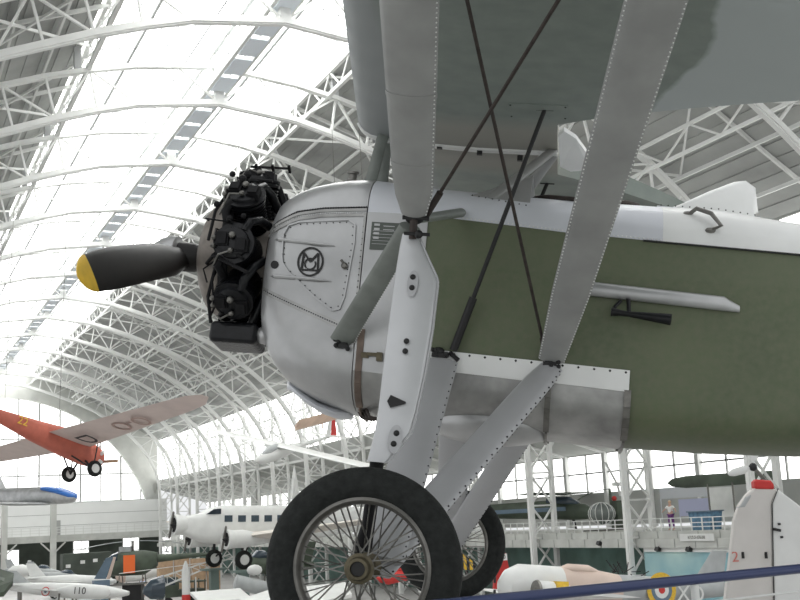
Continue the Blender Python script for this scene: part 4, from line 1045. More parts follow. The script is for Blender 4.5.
for i, mt in enumerate((M['red'], M['cream'], M['blue'])):
    m = MB(); x0 = -1.03 * L + .16 * i + .0; m.prism([(x0, -.07, .35), (x0 + .16, -.07, .35), (x0 + .16 - .25, -.07, 1.12), (x0 - .25, -.07, 1.12)], (0, .14, 0)); m.build('rudder_stripe', mt, e)
body('tip_tank', [(.1, .05, -.1, .1), (0, .2, -.25, .25), (-.5, .42, -.5, .42), (-2.2, .46, -.5, .46), (-3.6, .06, -.08, .1)], M['cream'], e, yc=ps * 3.0)
jet('jet_fighter', (116, 581, 92), (28, 581, 94), 'white jet behind the roundelled one at the bottom left', M['cream'], 1.0, canopy=False, wingspan=3.5)
jet('jet_fighter', (84, 578, 118), (28, 575, 116), 'pale blue-grey jet with a dark glass canopy, before the column', M['greyp'], .95, wingspan=3.0)
jet('jet_fighter', (60, 572, 135), (6, 571, 140), 'small grey jet in the back row under the dark arcade', M['greyp'], 1.0, wingspan=3.0)
n_ = at(16, 576, 66)
e = empty('delta_wing', n_, 'dark grey-green aircraft wing reaching in at the left edge', 'aircraft wing')
m = MB(); P0 = [at(-30, 560, 66), at(14, 573, 66), at(13, 581, 64), at(4, 592, 63), at(-30, 596, 63)]; m.prism([p - n_ for p in P0], (0, .15, -.25)); m.build('panel', M['camo'], e)
m = MB(); p = at(-20, 590, 66) - n_; m.beam(p, V((p.x, p.y, -n_.z)), .25); m.build('prop_stand', M['steel'], e)
m = SM(); q = at(20, 571, 100); e = empty('white_canopy', V((q.x, q.y, q.z)), 'rounded white radome of a machine before the end windows', 'aircraft')
m.loft([[V((x, w * math.cos(t), w * .8 * math.sin(t))) for t in [2 * PI * k / 14 for k in range(14)]] for x, w in ((-1.1, .1), (-.6, .62), (.2, .72), (.9, .45), (1.5, .1))]); m.build('radome', M['cream'], e)
m = SM(); m.tube([(0, 0, -.5), (0, 0, -q.z)], .2, 10); m.build('stand', M['steel'], e)
m = MB(); q = at(28, 566, 130); 
m.prism([(-.9, 0, 0), (.8, 0, 0), (.35, 0, q.z + .6), (.0, 0, q.z + .6)], (0, .2, 0)); o = m.build('tail_fin', M['cream'], None, V((q.x, q.y, 0))); tag(o, 'tall thin white tail fin standing up before the dark arcade', 'tail fin')
# green camouflaged truck body with white notices
q = at(86, 566, 140); e = empty('box_truck', V((q.x, q.y, 0)), 'dark green box truck with small white notices, under the end gallery', 'truck')
m = MB(); m.box((0, 0, 2.6), (5.8, 2.4, 2.9)); m.build('box_body', M['dark'], e)
m = MB(); m.box((3.6, 0, 1.9), (1.6, 2.2, 1.9)); m.build('cab', M['dark'], e)
for x, z in ((-2.3, 2.6), (-.6, 3.0), (.9, 3.1), (2.2, 2.8)): m = MB(); m.box((x, -1.23, z), (.55, .04, .4)); m.build('notice', M['cream'], e)
for x in (-2, 2, 3.8): wheel((x, -1.1, .55), (0, 1, 0), .55, .3, e, M['dark']); wheel((x, 1.1, .55), (0, 1, 0), .55, .3, e, M['dark'])
m = MB(); m.box((-2.0, 0, .95), (.1, .2, .6)); m.box((0, 0, 1.1), (6.5, .9, .2)); m.build('chassis', M['bolt'], e)
# blue swept fin
q = at(106, 568, 90)
m = MB(); m.prism([at(94, 579, 90), at(106, 558, 90), at(113, 557, 90), at(106, 579, 90)], (.05, .25, 0)); m.mi = 1; m.prism([at(106.3, 579, 90), at(113.3, 557, 90), at(116, 557, 90), at(110, 579, 90)], (.05, .22, 0))
m.mi = 0; m.box(at(101, 592, 90.1), (1.2, 1.0, 1.8))
tag(m.build('swept_tail', [M['bluegrey'], M['tan']]), 'blue-grey swept jet tail with a pale trailing edge beside the helicopter', 'jet tail')
# helicopters
def helicopter(cpos, heading, label, paint, accent, rot=3.8, k=1.0, tailm=None):
    q = at(*cpos); e = empty('helicopter', V((q.x, q.y, q.z)), label, 'helicopter'); e.rotation_euler = (0, 0, heading)
    body('cabin', [(2.2 * k, .1, -.5 * k, -.1), (1.8 * k, .6 * k, -.8 * k, .5 * k), (.8 * k, .8 * k, -.9 * k, .9 * k), (-.8 * k, .8 * k, -.9 * k, .9 * k), (-1.8 * k, .4 * k, -.3 * k, .7 * k)], paint, e, p=.7)
    body('tail_boom', [(-1.4 * k, .3 * k, -.1, .55 * k), (-5.5 * k, .1, .25 * k, .5 * k)], tailm or paint, e)
    m = SM(); m.tube([(0, 0, .8 * k), (0, 0, 1.6 * k)], .1, 8); m.build('rotor_mast', M['steel'], e)
    for a in (.35, .35 + PI): 
        d = V((math.cos(a - heading), math.sin(a - heading), 0)); m = MB(); p0 = V((0, 0, 1.6 * k))
        for i in range(6): m.beam(p0 + d * rot * i / 6 - Z * .5 * (i / 6) ** 2, p0 + d * rot * (i + 1) / 6 - Z * .5 * ((i + 1) / 6) ** 2, .26, .05)
        m.build('rotor_blade', M['greyp'], e)
    m = SM(); m.loft([oval(x, w, zb, zt) for x, w, zb, zt in ((2.05 * k, .45 * k, -.3 * k, .2 * k), (1.5 * k, .74 * k, -.1 * k, .72 * k), (1.0 * k, .82 * k, 0, .9 * k))]); m.build('windscreen', M['glass'], e)
    for s in (1, -1):
        m = MB(); m.prism([(-.3 * k, s * .80 * k, -.7 * k), (.55 * k, s * .80 * k, -.7 * k), (.55 * k, s * .78 * k, .6 * k), (-.3 * k, s * .78 * k, .6 * k)], (0, s * .04, 0)); m.build('door', accent, e)
        m = SM(); m.tube([(1.6 * k, s * .8 * k, -1.5 * k), (-1.4 * k, s * .8 * k, -1.5 * k)], .06, 8); m.tube([(.9 * k, s * .5 * k, -.8 * k), (.9 * k, s * .8 * k, -1.5 * k)], .05, 8); m.tube([(-.8 * k, s * .5 * k, -.8 * k), (-.8 * k, s * .8 * k, -1.5 * k)], .05, 8); m.build('skid', M['steel'], e)
    m = MB(); m.box((0, 0, (-q.z - 1.5 * k) / 2 - .0), (1.6, 1.4, q.z - 1.5 * k)); 
    if q.z - 1.5 * k > .1: m.build('plinth', M['bolt'], e)
    return e
e = helicopter((133, 563, 98), 2.75, 'dark helicopter with bright orange doors and drooping rotor blades', M['camo'], M['orange'], 5.2, 1.15)
m = MB(); m.box((.6, .0, 1.15), (1.0, .9, .5)); m.build('engine_cover', M['greyp'], e)
m = SM(); q = at(134, 574, 122); e = empty('light_aircraft', q, 'small beige and white light aircraft with a red-striped cowl, beside the orange helicopter', 'aircraft')
body('fuselage', [(-1.6, .3, -.6, .3), (-.9, .6, -.8, .6), (.3, .7, -.8, .5), (2.4, .4, -.4, .4), (5.5, .1, .1, .4)], M['cream'], e)
body('nose', [(-1.9, .2, -.4, .1), (-1.55, .45, -.75, .38), (-1.0, .60, -.85, .62)], M['tan'], e)
m = SM(); m.tube([V((1.1 * math.cos(t) + .9, -.72, .2 + .8 * math.sin(t))) for t in [PI * k / 10 for k in range(2, 9)]], .13, 8); m.build('red_arch', M['red'], e)
for s in (1, -1): plate('wing', [((-.2, s * .5, -.6), (1.2, s * .5, -.6), .15), ((.2, s * 4, -.3), (1.1, s * 4, -.3), .05)], M['cream'], e)
m = SM()
for x, y in ((-.8, 0), (.8, .9), (.8, -.9)): m.tube([(x, y, -.5), (x, y, -q.z + .1)], .06, 6)
m.build('gear_leg', M['steel'], e)
# open-frame helicopter with lattice boom
q = at(186, 573, 80); e = empty('skeletal_helicopter', V((q.x, q.y, q.z)), 'open-framed white helicopter with a lattice tail boom, below the airliner nose', 'helicopter')
m = MB()
A = [(-1.9, 0, -.2), (3.2, 0, 1.1)]; B_ = [(-1.9, 0, -.9), (3.4, 0, .9)]
for s in (-.25, .25):
    for P_ in (A, B_): m.beam(V(P_[0]) + V((0, s, 0)), V(P_[1]) + V((0, s * .3, 0)), .07)
for i in range(9):
    u0, u1 = i / 9, (i + 1) / 9; m.beam(V(A[0]).lerp(V(A[1]), u0), V(B_[0]).lerp(V(B_[1]), u1), .04); m.beam(V(B_[0]).lerp(V(B_[1]), u1), V(A[0]).lerp(V(A[1]), u1), .04)
m.beam((-1.6, -.3, -.7), (-1.6, -.3, -q.z), .08); m.beam((.6, -.3, -.3), (.6, -.3, -q.z), .08); m.build('lattice_boom', M['cream'], e)
m = SM(); m.loft([oval(x, w, zb, zt) for x, w, zb, zt in ((-3.0, .1, -1.2, -.9), (-2.5, .6, -1.6, -.3), (-1.6, .6, -1.7, .0))]); m.build('bubble_cabin', M['glass'], e)
m = MB(); m.beam((-4.6, 0, .25), (3.4, .2, .75), .18, .04); m.build('rotor_blade', M['cream'], e)
# military truck, crates, red-white rocket
q = at(180, 583, 88); e = empty('army_truck', V((q.x, q.y, 0)), 'dark open army truck behind the red and white rocket', 'truck')
m = MB(); m.box((0, 0, 1.5), (3.4, 1.9, .5)); m.build('chassis', M['camo'], e)
m = MB(); m.box((-1.0, 0, 2.2), (1.3, 1.8, 1.0)); m.build('cab', M['camo'], e)
m = MB(); m.box((-1.0, -.92, 2.4), (.8, .04, .5)); m.build('side_window', M['glass'], e)
m = MB(); m.box((.9, 0, 2.3), (1.8, 1.9, .1)); 
for x in (.1, .9, 1.7): m.box((x, -.9, 2.0), (.08, .08, .9)); m.box((x, .9, 2.0), (.08, .08, .9))
m.build('rear_bed', M['camo'], e)
for x in (-1.2, 1.2):
    for y in (-.85, .85): wheel((x, y, .5 + .3), (0, 1, 0), .5, .25, e, M['camo'])
m = MB(); m.box((0, 0, .15), (4, 2.4, .3)); m.build('plinth', M['floor'], e)
p = at(186, 590, 74); top = at(186, 561, 74).z
e = empty('rocket', V((p.x, p.y, 0)), 'upright rocket, white above and red below, before the army truck', 'rocket')
m = SM(); m.lathe((0, 0, top * .50), (0, 0, 1), [(0, .26), (top * .34, .26), (top * .42, .18), (top * .5, .05)], 18); m.build('upper_body', M['cream'], e)
m = SM(); m.lathe((0, 0, 0), (0, 0, 1), [(0, .34), (top * .3, .30), (top * .5, .27)], 18); m.build('lower_body', M['red'], e)
q = at(188, 566, 120)
for i, (dx, w_) in enumerate(((-2.2, 1.5), (-.6, 1.4), (.95, 1.4), (2.4, 1.2))):
    m = MB(); m.box((0, 0, 1.6 + .1 * (i % 2)), (w_, .9, 3.2 + .2 * (i % 2)))
    for k in range(-1, 2): m.box((k * w_ * .3, -.47, 1.6), (.06, .05, 3.1))
    o = m.build('timber_crate', M['wood'], None, V((q.x + dx, q.y - dx * .45, 0))); tag(o, ('leftmost tall timber crate behind the lattice-boomed helicopter', 'second tall timber crate from the left behind the lattice-boomed helicopter', 'third tall timber crate from the left behind the lattice-boomed helicopter', 'rightmost tall timber crate behind the lattice-boomed helicopter')[i], 'crate', 'timber crates')
# dark green aircraft under the airliner, engine on a stand, pale wings
e, f, L = jet('camouflaged_aircraft', (236, 564, 92), (312, 567, 97), 'dark green camouflaged aircraft parked beneath the white airliner', M['camo'], 1.5, wingspan=4.5)
q = at(252, 586, 64); e = empty('jet_engine', q, 'grey cylindrical jet engine lying on a stand below the airliner', 'engine')
m = SM(); m.lathe((-1.0, 0, .3), (1, -.1, -.28), [(0, .25), (.05, .40), (1.3, .42), (1.9, .38), (2.2, .2)], 22); m.build('casing', M['greyp'], e)
m = MB()
for x in (-.6, .7): m.beam((x, -.3, -.2), (x, -.4, -q.z), .07); m.beam((x, .3, -.2), (x, .4, -q.z), .07); m.beam((x, -.4, -1), (x, .4, -1), .06)
m.build('engine_stand', M['steel'], e)
m = SM(); m.ball((.2, .1, .85), .38, 12, (1.2, 1, .8)); m.build('intake_dome', M['cream'], e)
for lab, P4, mt in (('long white wing panel laid low before the airliner posts', [(190, 592, 58), (240, 588, 60), (252, 598, 56), (200, 602, 55)], 'cream'), ('white wing tip at the lower edge beside the big wheel', [(238, 600, 50), (268, 590, 52), (285, 596, 50), (262, 612, 48)], 'cream'), ('pale wing seen through the big wheel below its hub', [(290, 588, 50), (345, 582, 52), (352, 594, 49), (300, 606, 48)], 'cream')):
    pts = [at(*p) for p in P4]; o0 = sum(pts, V((0, 0, 0))) / 4; m = MB(); m.prism([p - o0 for p in pts], (0, 0, -.14)); m.beam((0, 0, -.1), (0, 0, -o0.z), .15); o = m.build('aircraft_wing', M[mt], None, o0); tag(o, lab, 'aircraft wing')
q = at(394, 577, 48); e = empty('red_aircraft', q, 'bright red machine glimpsed through the spokes of the big wheel', 'aircraft')
body('fuselage', [(-.9, .05, -.1, .1), (-.3, .26, -.3, .2), (.5, .2, -.2, .25), (1.2, .08, 0, .2)], M['red'], e)
plate('tail_fin', [((-.1, 0, .1), (.5, 0, .1), .06), ((.2, 0, .55), (.5, 0, .55), .03)], M['red'], e, up=(0, 1, 0))
m = SM(); m.tube([(0, 0, -.2), (0, 0, -q.z)], .06, 8); m.build('stand', M['steel'], e)

# --- right: light bomber, mural, fin
n0, t0 = at(497, 583, 36), at(775, 592, 39.5)
f = mframe(n0, n0 - t0, V((0, 0, EYE)) - n0); e = empty('light_bomber', f, 'white and pale beige bomber with a yellow-ringed roundel, behind the blue rail', 'aircraft'); ps = 1 if (f.inverted() @ V((0, 0, EYE))).y > 0 else -1
body('fuselage', [(-.05, .1, -.3, .1), (-.3, .42, -.6, .42), (-.75, .5, -.62, .62), (-1.6, .52, -.62, .60), (-2.2, .5, -.62, .58)], M['cream'], e)
body('mid_fuselage', [(-2.2, .5, -.62, .58), (-3.6, .46, -.6, .50), (-4.3, .42, -.56, .40)], M['tan'], e)
body('rear_fuselage', [(-4.3, .42, -.56, .40), (-6.3, .34, -.45, .36), (-8.4, .2, -.2, .3)], M['greyp'], e)
body('canopy', [(-2.1, .1, .4, .52), (-2.5, .3, .35, .68), (-3.2, .28, .35, .66), (-3.8, .08, .3, .42)], M['tan'], e)
m = SM()
for u in (-1, 1): m.loft([[V((.08 + .03 * math.cos(q), .06 * math.sin(q) * 1.2, -.1 + u * (.1 + .42 * w)))for q in [2 * PI * j / 8 for j in range(8)]] for w in (0, .4, .8, 1)])
m.build('propeller', M['bolt'], e)
body('engine_nacelle', [(-.9, .25, -.5, .05), (-1.0, .33, -.55, .12), (-1.7, .3, -.5, .1), (-2.5, .1, -.4, -.2)], M['cream'], e, yc=ps * 1.0)
m = SM(); m.lathe((-.93, ps * 1.0, -.22), (1, 0, 0), [(0, .32), (.03, .36), (.1, .34), (.12, .2)], 20); m.build('cowl_ring', M['steel'], e)
plate('wing', [((-.9, ps * .4, -.38), (-3.2, ps * .4, -.42), .3), ((-1.3, ps * 4.2, -.25), (-2.6, ps * 4.2, -.28), .12)], M['cream'], e)
plate('wing', [((-.9, -ps * .4, -.38), (-3.2, -ps * .4, -.42), .3), ((-1.3, -ps * 4.2, -.25), (-2.6, -ps * 4.2, -.28), .12)], M['cream'], e)
m = MB(); m.box((-1.62, ps * 1.02, -.02), (.42, .55, .26)); m.build('yellow_cowl_band', M['yellow'], e)
plate('tail_fin', [((-7.2, 0, .25), (-8.4, 0, .25), .1), ((-8.0, 0, 1.3), (-8.6, 0, 1.3), .05)], M['greyp'], e, up=(0, 1, 0))
q = disc_frame((-5.72, ps * .41, -.05), (-.03, ps, 0), (0, 0, 1)); disc('roundel', q, [(.56, M['yellow']), (.40, M['bluegrey']), (.27, M['cream']), (.12, M['red'])], e)
flat_text('XD', .75, (-6.85, ps * .385, -.17), (-ps, 0, 0), Z, M['cream'], e)
m = SM(); zz = f.translation.z
for x, y in ((-1.6, 1.0), (-1.6, -1.0), (-7.8, 0)): m.tube([(x, y, -.4), (x, y, -zz + .2)], .08, 8)
m.build('gear_leg', M['steel'], e)
for y in (1.0, -1.0): wheel((-1.6, y, -zz + .35), (0, 1, 0), .4, .2, e)
m = MB(); q = V((-4.6, -ps * .1, .42)); rnd = random.Random(3)
for i in range(14):
    a = V((rnd.uniform(-.6, .6), rnd.uniform(-.2, .2), rnd.uniform(-.1, .1))); m.beam(q + a, q + a + V((rnd.uniform(-.35, .35), rnd.uniform(-.2, .2), rnd.uniform(.0, .35))), .025)
m.build('gun_mount', M['bolt'], e)
# mural with sky and biplane shapes
y0, y1 = 43.5, 57.5
e = empty('mural_board', W(42.2, (y0 + y1) / 2, -4.4), 'large painted board of blue sky behind the roundelled bomber', 'mural')
m = MB(); m.box((0, 0, 0), (.12, y1 - y0, 3.6)); m.build('board', M['mural'], e)
m = MB(); 
for a, b in ((-6.9, -2.6), (-2.0, 2.4), (3.0, 6.9)): m.box((-.1, (a + b) / 2, 1.9), (.1, b - a, .22))
m.build('top_batten', M['cream'], e)
m = MB()
for y, z in ((-2.0, .5), (-3.6, .7)): m.prism([(-.09, y, z), (-.09, y - .18, z), (-.09, y + .5, z + .95), (-.09, y + .72, z + .95)], (.03, 0, 0))
m.build('painted_wing', M['cream'], e)
# big rudder and fin at the lower right
D = 22.0
def pl_(pts): return [at(x, y, D) for x, y in pts]
rud = [(716, 640), (724, 600), (729, 558), (733, 520), (738, 505), (746, 494), (753, 488.5), (776, 489), (770, 504), (771, 560), (773, 640)]
fin = [(773, 640), (771, 560), (770, 504), (776, 489), (788, 498), (801, 508), (812, 522), (822, 545), (830, 640)]
nrm = -CF
e = empty('display_tail', at(770, 640, D + .1), 'tall pale grey aircraft rudder and fin with a red cap, at the lower right', 'aircraft tail'); O_ = e.location.copy()
def slab(name, pts, th, material, off=0.):
    m = MB(); k = V((nrm.x, nrm.y, 0)).normalized(); m.prism([p - O_ + k * (th / 2 + off) for p in pl_(pts)], -k * th); o = m.build(name, material, e)
    bv = o.modifiers.new('b', 'BEVEL'); bv.width = .045; bv.segments = 4; bv.limit_method = 'ANGLE'; bv.angle_limit = .9; return o
slab('rudder', rud, .22, mat('warm_grey_rudder', (.60, .58, .55), .5, noise=.05, scale=2)); slab('fin', fin, .24, M['cream'])
slab('horn_shading', [(736, 509), (744, 497), (752, 491), (750, 498), (744, 508)], .235, M['greyp'])  # grey slab puts the diagonal shading at the rudder's upper corner into colour
slab('red_cap', [(753, 489), (752.5, 482), (755, 479.5), (769, 480.5), (772, 484), (773, 489.5)], .26, M['red'])
k_ = V((nrm.x, nrm.y, 0)).normalized()
m = MB(); pts = [p - O_ + k_ * .135 for p in pl_([(776, 488.5), (770, 504), (771, 560), (773, 640)])]
for a, b in zip(pts, pts[1:]): m.beam(a, b, .014)
for x, y in ((741, 555), (764, 555)): p = at(x, y, D) - O_ + k_ * .13; m.box(p, (.03, .05, .12))
for x, y in ((777, 524), (779.5, 537)): p = at(x, y, D) - O_ + k_ * .14; m.box(p, (.04, .04, .04))
m.beam(at(771, 529, D) - O_ + k_ * .16, at(778, 530.5, D) - O_ + k_ * .16, .05); m.build('hinge_line', M['bolt'], e)
xr = V((-k_.y, k_.x, 0)); 
flat_text('2', .28, at(733.5, 557, D) - O_ + k_ * .125, xr if xr.dot(CR) > 0 else -xr, Z, mat('faded_red_figure', (.55, .18, .15), .6), e)
zf = O_.z
m = SM(); xr = xr if xr.dot(CR) > 0 else -xr
m.loft([[xr * x + k_ * (w * math.cos(t)) + Z * (-.55 + h * math.sin(t)) for t in [2 * PI * k / 16 for k in range(16)]] for x, w, h in ((-1.1, .1, .25), (-.2, .3, .42), (1.5, .5, .6), (5, .6, .8))]); m.build('rear_fuselage', M['greyp'], e)
m = SM(); m.tube([Z * -.9 + xr * .5, Z * (-zf) + xr * .5], .1, 10); m.build('stand', M['steel'], e)
# white propeller behind the fin
q = at(753, 467, 27); e = empty('wind_propeller', q, 'white two-bladed propeller on a dark hub above the red-capped rudder', 'propeller')
h = CR.copy()
def bl_(p0, p1, w0, w1, par):
    a, b = at(*p0, 27) - q, at(*p1, 27) - q; d = (b - a).normalized(); n = d.cross(nrm).normalized(); m = SM()
    m.loft([[a.lerp(b, u) + n * (w * math.cos(t)) + nrm * (.03 * math.sin(t)) for t in [2 * PI * k / 10 for k in range(10)]] for u, w in ((0, w0 * .4), (.3, w1), (.75, w1 * .9), (.95, w1 * .55), (1, .02))]); return m.build('blade', M['cream'], par)
bl_((750, 468), (728, 474), .06, .10, e); bl_((753, 463), (754, 440), .06, .12, e)
m = SM(); m.ball((0, 0, 0), .10, 10); m.build('hub', M['bolt'], e)
m = SM(); m.tube([(0, 0, 0), at(776, 492, 27.5) - q, V((1.2, .6, -q.z))], .05, 8); m.build('support_tube', M['steel'], e)
# red fin with a white plate, striped tail
q = at(500, 590, 42); e = empty('red_fin', V((q.x, q.y, 0)), 'red tail fin with a small white plate beside the far wheel', 'tail fin')
m = MB(); P_ = [at(494, 590, 42), at(496, 560, 42), at(500, 553, 42), at(506, 553, 42), at(511, 578, 42), at(511, 590, 42)]; m.prism([p - e.location for p in P_], (0, .12, 0)); m.build('fin', M['red'], e)
m = MB(); m.box(at(504, 557, 41.9) - e.location, (.24, .05, .24)); m.build('plate', M['cream'], e)
flat_text('0', .2, at(504, 557, 41.9) - e.location + V((0, -.03, 0)), (1, 0, 0), Z, M['bolt'], e)
m = MB(); m.beam(at(502, 588, 42) - e.location, V((0, 0, 0)), .3); m.build('stand', M['steel'], e)
q = at(466, 560, 46); m = MB()
for i in range(6):
    m.mi = i % 2; a = at(458 + i * 3, 570, 46) - q; m.prism([a, a + V((.11, -.05, 0)), a + V((.11, -.05, .75 - .1 * i)), a + V((0, 0, .85 - .1 * i))], (.03, .1, 0))
m.mi = 1; m.beam((0, 0, -.4), (0, 0, -q.z), .1)
tag(m.build('striped_tail', [M['yellow'], M['bolt']], None, q), 'yellow and black striped tail seen through the far wheel', 'tail fin')

# --- side gallery
def gpos(px, x, z):  # a point of the gallery at given across-hall coordinate
    d = CF + CR * ((px - 400) / 1150.0) + CU * (-.2); return W(x, x * d.y / d.x, z)
a, b = gpos(592, 49.0, 0.1), gpos(487, 44.3, .1)
f = mframe(a, a - b, V((0, 0, EYE)) - a); e = empty('observation_aircraft', f, 'dark camouflaged high-wing aircraft with a black, yellow and red roundel on the side gallery', 'aircraft'); ps = 1 if (f.inverted() @ V((0, 0, EYE))).y > 0 else -1
body('fuselage', [(0, .3, -.7, .1), (-.4, .45, -.8, .35), (-1.6, .55, -.8, .5), (-3, .6, -.7, .75), (-7, .55, -.5, .7), (-13.5, .3, -.1, .6)], M['camo'], e)
body('nose', [(.1, .12, -.5, -.1), (-.2, .36, -.72, .15), (-.7, .44, -.75, .2)], M['cream'], e)
m = MB(); m.box((-6.5, ps * .57, .05), (9.5, .05, .3)); m.build('fuselage_band', M['bluegrey'], e)
body('cockpit', [(-.9, .2, .2, .5), (-1.6, .42, .2, .95), (-3.4, .42, .2, 1.0)], M['glass'], e)
for s in (1, -1): plate('wing', [((-1.6, s * .2, 1.15), (-3.6, s * .2, 1.1), .3), ((-1.8, s * 5.5, 1.25), (-3.3, s * 5.5, 1.2), .12)], M['camo'], e)
q = disc_frame((-10.3, ps * .60, .25), (0, ps, 0), (0, 0, 1)); disc('roundel', q, [(.36, M['red']), (.27, M['yellow']), (.13, M['bolt'])], e)
m = SM(); m.tube([(-1.5, 0, -.4), (-1.3, 0, -1.5)], .12, 8); m.tube([(-8.5, 0, .1), (-8.5, 0, -1.5)], .05, 8); m.build('gear_leg', M['bolt'], e)
q = gpos(603, 44.8, -.4); e = empty('bubble_helicopter', q, 'helicopter with a framed glass bubble and white tail rotor on the side gallery', 'helicopter')
m = SM(); m.ball((0, 0, .1), .9, 16, (1.0, .9, .8)); m.build('glass_bubble', mat('smoky_glass', (.16, .18, .17), .15), e)
m = MB()
for k in range(6):
    a = PI * k / 6; pts = [V((.92 * math.cos(t) * math.cos(a), .83 * math.cos(t) * math.sin(a), .1 + .74 * math.sin(t))) for t in [2 * PI * j / 20 for j in range(21)]]
    for p, p2 in zip(pts, pts[1:]): m.beam(p, p2, .04)
m.build('bubble_frame', M['cream'], e)
m = MB(); m.box((1.5, 0, .1), (1.0, .8, 1.6)); m.box((1.4, 0, -.85), (.9, .7, .3)); m.build('engine_bay', M['camo'], e)
m = SM(); m.ball((1.1, 0, 1.05), .18, 10); m.build('fuel_tank', M['red'], e)
m = MB(); p0 = V((.8, 0, 1.7))
for i in range(6): m.beam(p0 + V((-1.0 * i / 6, 2.4 * i / 6, -.6 * (i / 6) ** 2)), p0 + V((-1.0 * (i + 1) / 6, 2.4 * (i + 1) / 6, -.6 * ((i + 1) / 6) ** 2)), .12, .05)
m.beam(p0, p0 - V((0, 0, 1)), .12); m.build('rotor_blade', M['camo'], e)
m = MB(); m.beam((1.5, .1, 2.0), (.7, .1, 3.5), .2, .05); m.beam((1.5, .1, 2.0), (1.7, .1, 1.2), .2, .05); m.box((1.5, .1, 2.0), (.7, .2, .25)); m.build('tail_rotor', M['cream'], e)
m = SM(); m.tube([(-1.0, -.8, -1.0), (2, -.8, -1.0)], .05, 8); m.tube([(-1.0, .8, -1.0), (2, .8, -1.0)], .05, 8); m.build('skid', M['steel'], e)
q = gpos(712, 45.6, 1.35); e = empty('drop_pod', q, 'long dark pointed pod lying high behind the gallery rail', 'pod')
m = SM(); m.loft([[V((-.35 * x + .0, x, 0)) * 1.0 + V((0, w * .2 * math.cos(t), w * math.sin(t))) for t in [2 * PI * k / 12 for k in range(12)]] for x, w in ((2.6, .03), (2.3, .24), (1.4, .36), (-.5, .37), (-4, .33))]); m.build('shell', M['camo'], e)
m = MB(); m.beam((0, 0, -.2), (0, 0, -2.7), .08); m.beam((.5, -1.6, -.2), (.5, -1.6, -2.7), .08); m.build('trestle', M['steel'], e)
def panel(px0, px1, x, z0, z1, material, label, name='notice_board'):
    a, b = gpos(px0, x, z0), gpos(px1, x, z0); m = MB(); m.prism([a, b, V((b.x, b.y, z1 + EYE)), V((a.x, a.y, z1 + EYE))], (.08, 0, 0))
    for p in (a, b): m.beam(V((p.x + .04, p.y, EYE - 1.44)), V((p.x + .04, p.y, z1 + EYE)), .05)
    tag(m.build(name, material), label, 'display panel', 'display panels on the side gallery')
panel(663, 712, 47.6, .45, 1.15, mat('pale_grey_panel', (.50, .52, .54), .6), 'pale grey display panel above the lavender one on the gallery')
panel(681, 712, 47.5, -.7, .35, mat('lavender_panel', (.42, .44, .60), .6), 'lavender display panel beside the person on the gallery')
panel(713, 737, 47.4, -.8, .95, M['cream'], 'white display panel with a grey emblem on the gallery')
e = empty('blue_table', gpos(708, 43.6, -1.44), 'blue draped table behind the gallery rail', 'table')
m = MB(); m.prism([(-.5, -.8, 0), (-.5, .8, 0), (-.5, 1.0, 1.0), (-.5, -1.0, 1.0)], (.8, 0, 0)); m.build('drape', mat('blue_drape', (.10, .20, .30), .8, noise=.3, scale=4), e)
m = MB(); m.box((-.1, 0, 1.03), (1.0, 2.1, .07)); m.build('table_top', M['bluegrey'], e)
# sign and floodlights on the gallery edge
a, b = gpos(679, gx - .32, -2.0), gpos(713, gx - .32, -2.0)
m = MB(); m.prism([a, b, b + Z * .40, a + Z * .40], (.05, 0, 0)); e = m.build('gallery_sign', M['cream']); tag(e, 'small white sign with one line of black lettering on the gallery edge', 'sign')
flat_text("AUTO'S OF ASTRA BAR", .24, (a + b) / 2 + Z * .2 + V((-.008, 0, 0)), (0, -1, 0), Z, M['steel'], e, width=1.5) 
for px, lab in ((598, 'small black floodlight under the gallery edge before the teal wall'), (656, 'left of two small black lamps above the painted board'), (687, 'right of two small black lamps above the painted board')):
    q = gpos(px, gx - .35, -2.1 if px < 600 else -2.45); e = empty('floodlight', q, lab, 'floodlight', 'floodlights')
    m = MB(); m.box((0, 0, 0), (.22, .34, .22), Matrix.Rotation(.5, 3, 'Y')); m.build('housing', M['bolt'], e)
    m = MB(); m.beam((.05, 0, .1), (.2, 0, .25), .05); m.build('bracket', M['bolt'], e)

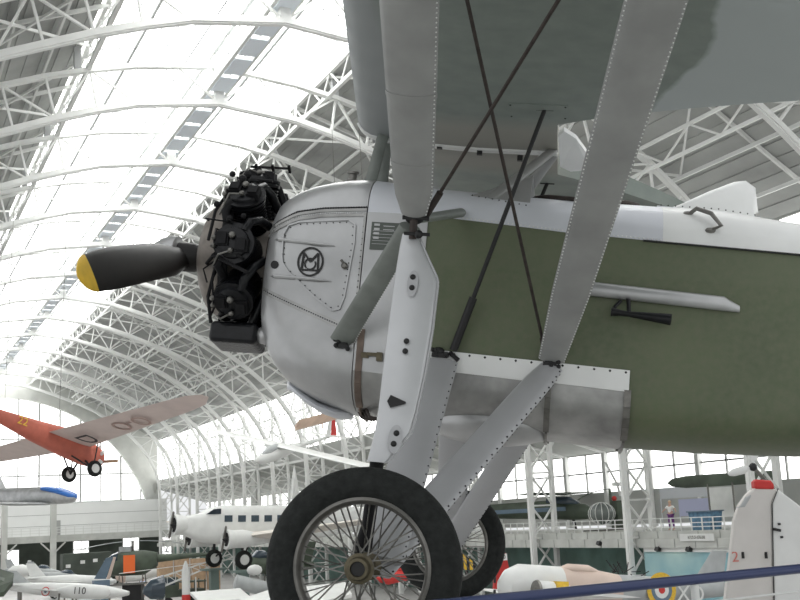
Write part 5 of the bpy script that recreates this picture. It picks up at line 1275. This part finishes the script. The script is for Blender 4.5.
# people: one continuous skinned body each
def person(pos, h, face, label, shirt, trousers, arms=0.):
    k = h / 1.75; e = empty('person', pos, label, 'person'); e.rotation_euler = (0, 0, face)
    def skinned(name, vs, es, rad, material, sub=2):
        me = bpy.data.meshes.new(name); me.from_pydata([V(v) * k for v in vs], es, []); o = bpy.data.objects.new(name, me); C.objects.link(o); o.parent = e; me.materials.append(material)
        sm = o.modifiers.new('skin', 'SKIN'); ly = me.skin_vertices[0].data
        for i, r in enumerate(rad): ly[i].radius = (r * k, r * k)
        ly[0].use_root = True; ss = o.modifiers.new('s', 'SUBSURF'); ss.levels = ss.render_levels = sub; sm.use_smooth_shade = True; return o
    vs = [(0, 0, .95), (0, 0, 1.15), (0, 0, 1.40), (0, 0, 1.50), (0, .01, 1.60), (0, .0, 1.70),
          (.10, 0, .88), (.11, .03, .48), (.12, 0, .09), (.13, .16, .04), (-.10, 0, .88), (-.12, -.03, .48), (-.13, -.05, .09), (-.14, .10, .04),
          (.19, 0, 1.40), (.27 + arms * .2, .03, 1.13 + arms * .25), (.29 + arms * .4, .12, .90 + arms * .5), (-.19, 0, 1.40), (-.27 - arms * .2, .03, 1.13 + arms * .25), (-.29 - arms * .4, .12, .90 + arms * .5),
          (.29 + arms * .43, .16, .83 + arms * .5), (-.29 - arms * .43, .16, .83 + arms * .5)]
    es = [(0, 1), (1, 2), (2, 3), (3, 4), (4, 5), (0, 6), (6, 7), (7, 8), (8, 9), (0, 10), (10, 11), (11, 12), (12, 13), (2, 14), (14, 15), (15, 16), (2, 17), (17, 18), (18, 19), (16, 20), (19, 21)]
    rad = [.13, .12, .14, .055, .095, .085, .085, .06, .045, .04, .085, .06, .045, .04, .06, .045, .034, .06, .045, .034, .03, .03]
    skinned('body', vs, es, rad, M['skin'])
    skinned('shirt', [(0, 0, 1.0), (0, 0, 1.2), (0, 0, 1.40), (.19, 0, 1.40), (.25 + arms * .15, .02, 1.20 + arms * .2), (-.19, 0, 1.40), (-.25 - arms * .15, .02, 1.20 + arms * .2)], [(0, 1), (1, 2), (2, 3), (3, 4), (2, 5), (5, 6)], [.15, .14, .155, .075, .062, .075, .062], shirt)
    skinned('trousers', [(0, 0, .97), (.10, 0, .88), (.11, .03, .48), (.12, 0, .12), (-.10, 0, .88), (-.12, -.03, .48), (-.13, -.05, .12)], [(0, 1), (1, 2), (2, 3), (0, 4), (4, 5), (5, 6)], [.145, .10, .075, .062, .10, .075, .062], trousers)
    m = SM(); m.ball(V((0, -.012, 1.675)) * k, .107 * k, 12, (1, 1, 1.0)); m.build('hair', M['wood'] if arms else M['bolt'], e)
q = at(143, 590, 112); person(V((q.x, q.y, 0.0)), 1.85, 2.6, 'person in a lavender shirt and dark trousers among the aircraft at lower left', M['lightblue'], M['bluegrey'])
person(gpos(672, 43.2, -1.44), 1.72, 1.9, 'person in a white shirt and purple shorts standing at the gallery rail', M['cream'], M['purple'], .45)

# ================================================================== LIGHT, CAMERA
w = bpy.data.worlds.new('hall_daylight'); bpy.context.scene.world = w; w.use_nodes = True
w.node_tree.nodes['Background'].inputs[0].default_value = (.97, .985, 1, 1); w.node_tree.nodes['Background'].inputs[1].default_value = .9
cam = bpy.data.cameras.new('camera'); co = bpy.data.objects.new('camera', cam); C.objects.link(co)
mw = Matrix((CR, CU, -CF)).transposed().to_4x4(); mw.translation = V((0, 0, EYE)); co.matrix_world = mw
cam.sensor_fit = 'HORIZONTAL'; cam.sensor_width = 36; cam.lens = 1150 / 800 * 36; cam.clip_start = .05; cam.clip_end = 800
sc = bpy.context.scene; sc.camera = co
sc.view_settings.view_transform = 'Standard'; sc.view_settings.look = 'None'; sc.view_settings.gamma = 1; sc.view_settings.exposure = 0
sc.view_settings.use_curve_mapping = False
sc.cycles.use_denoising = True; sc.cycles.max_bounces = 6; sc.cycles.diffuse_bounces = 4
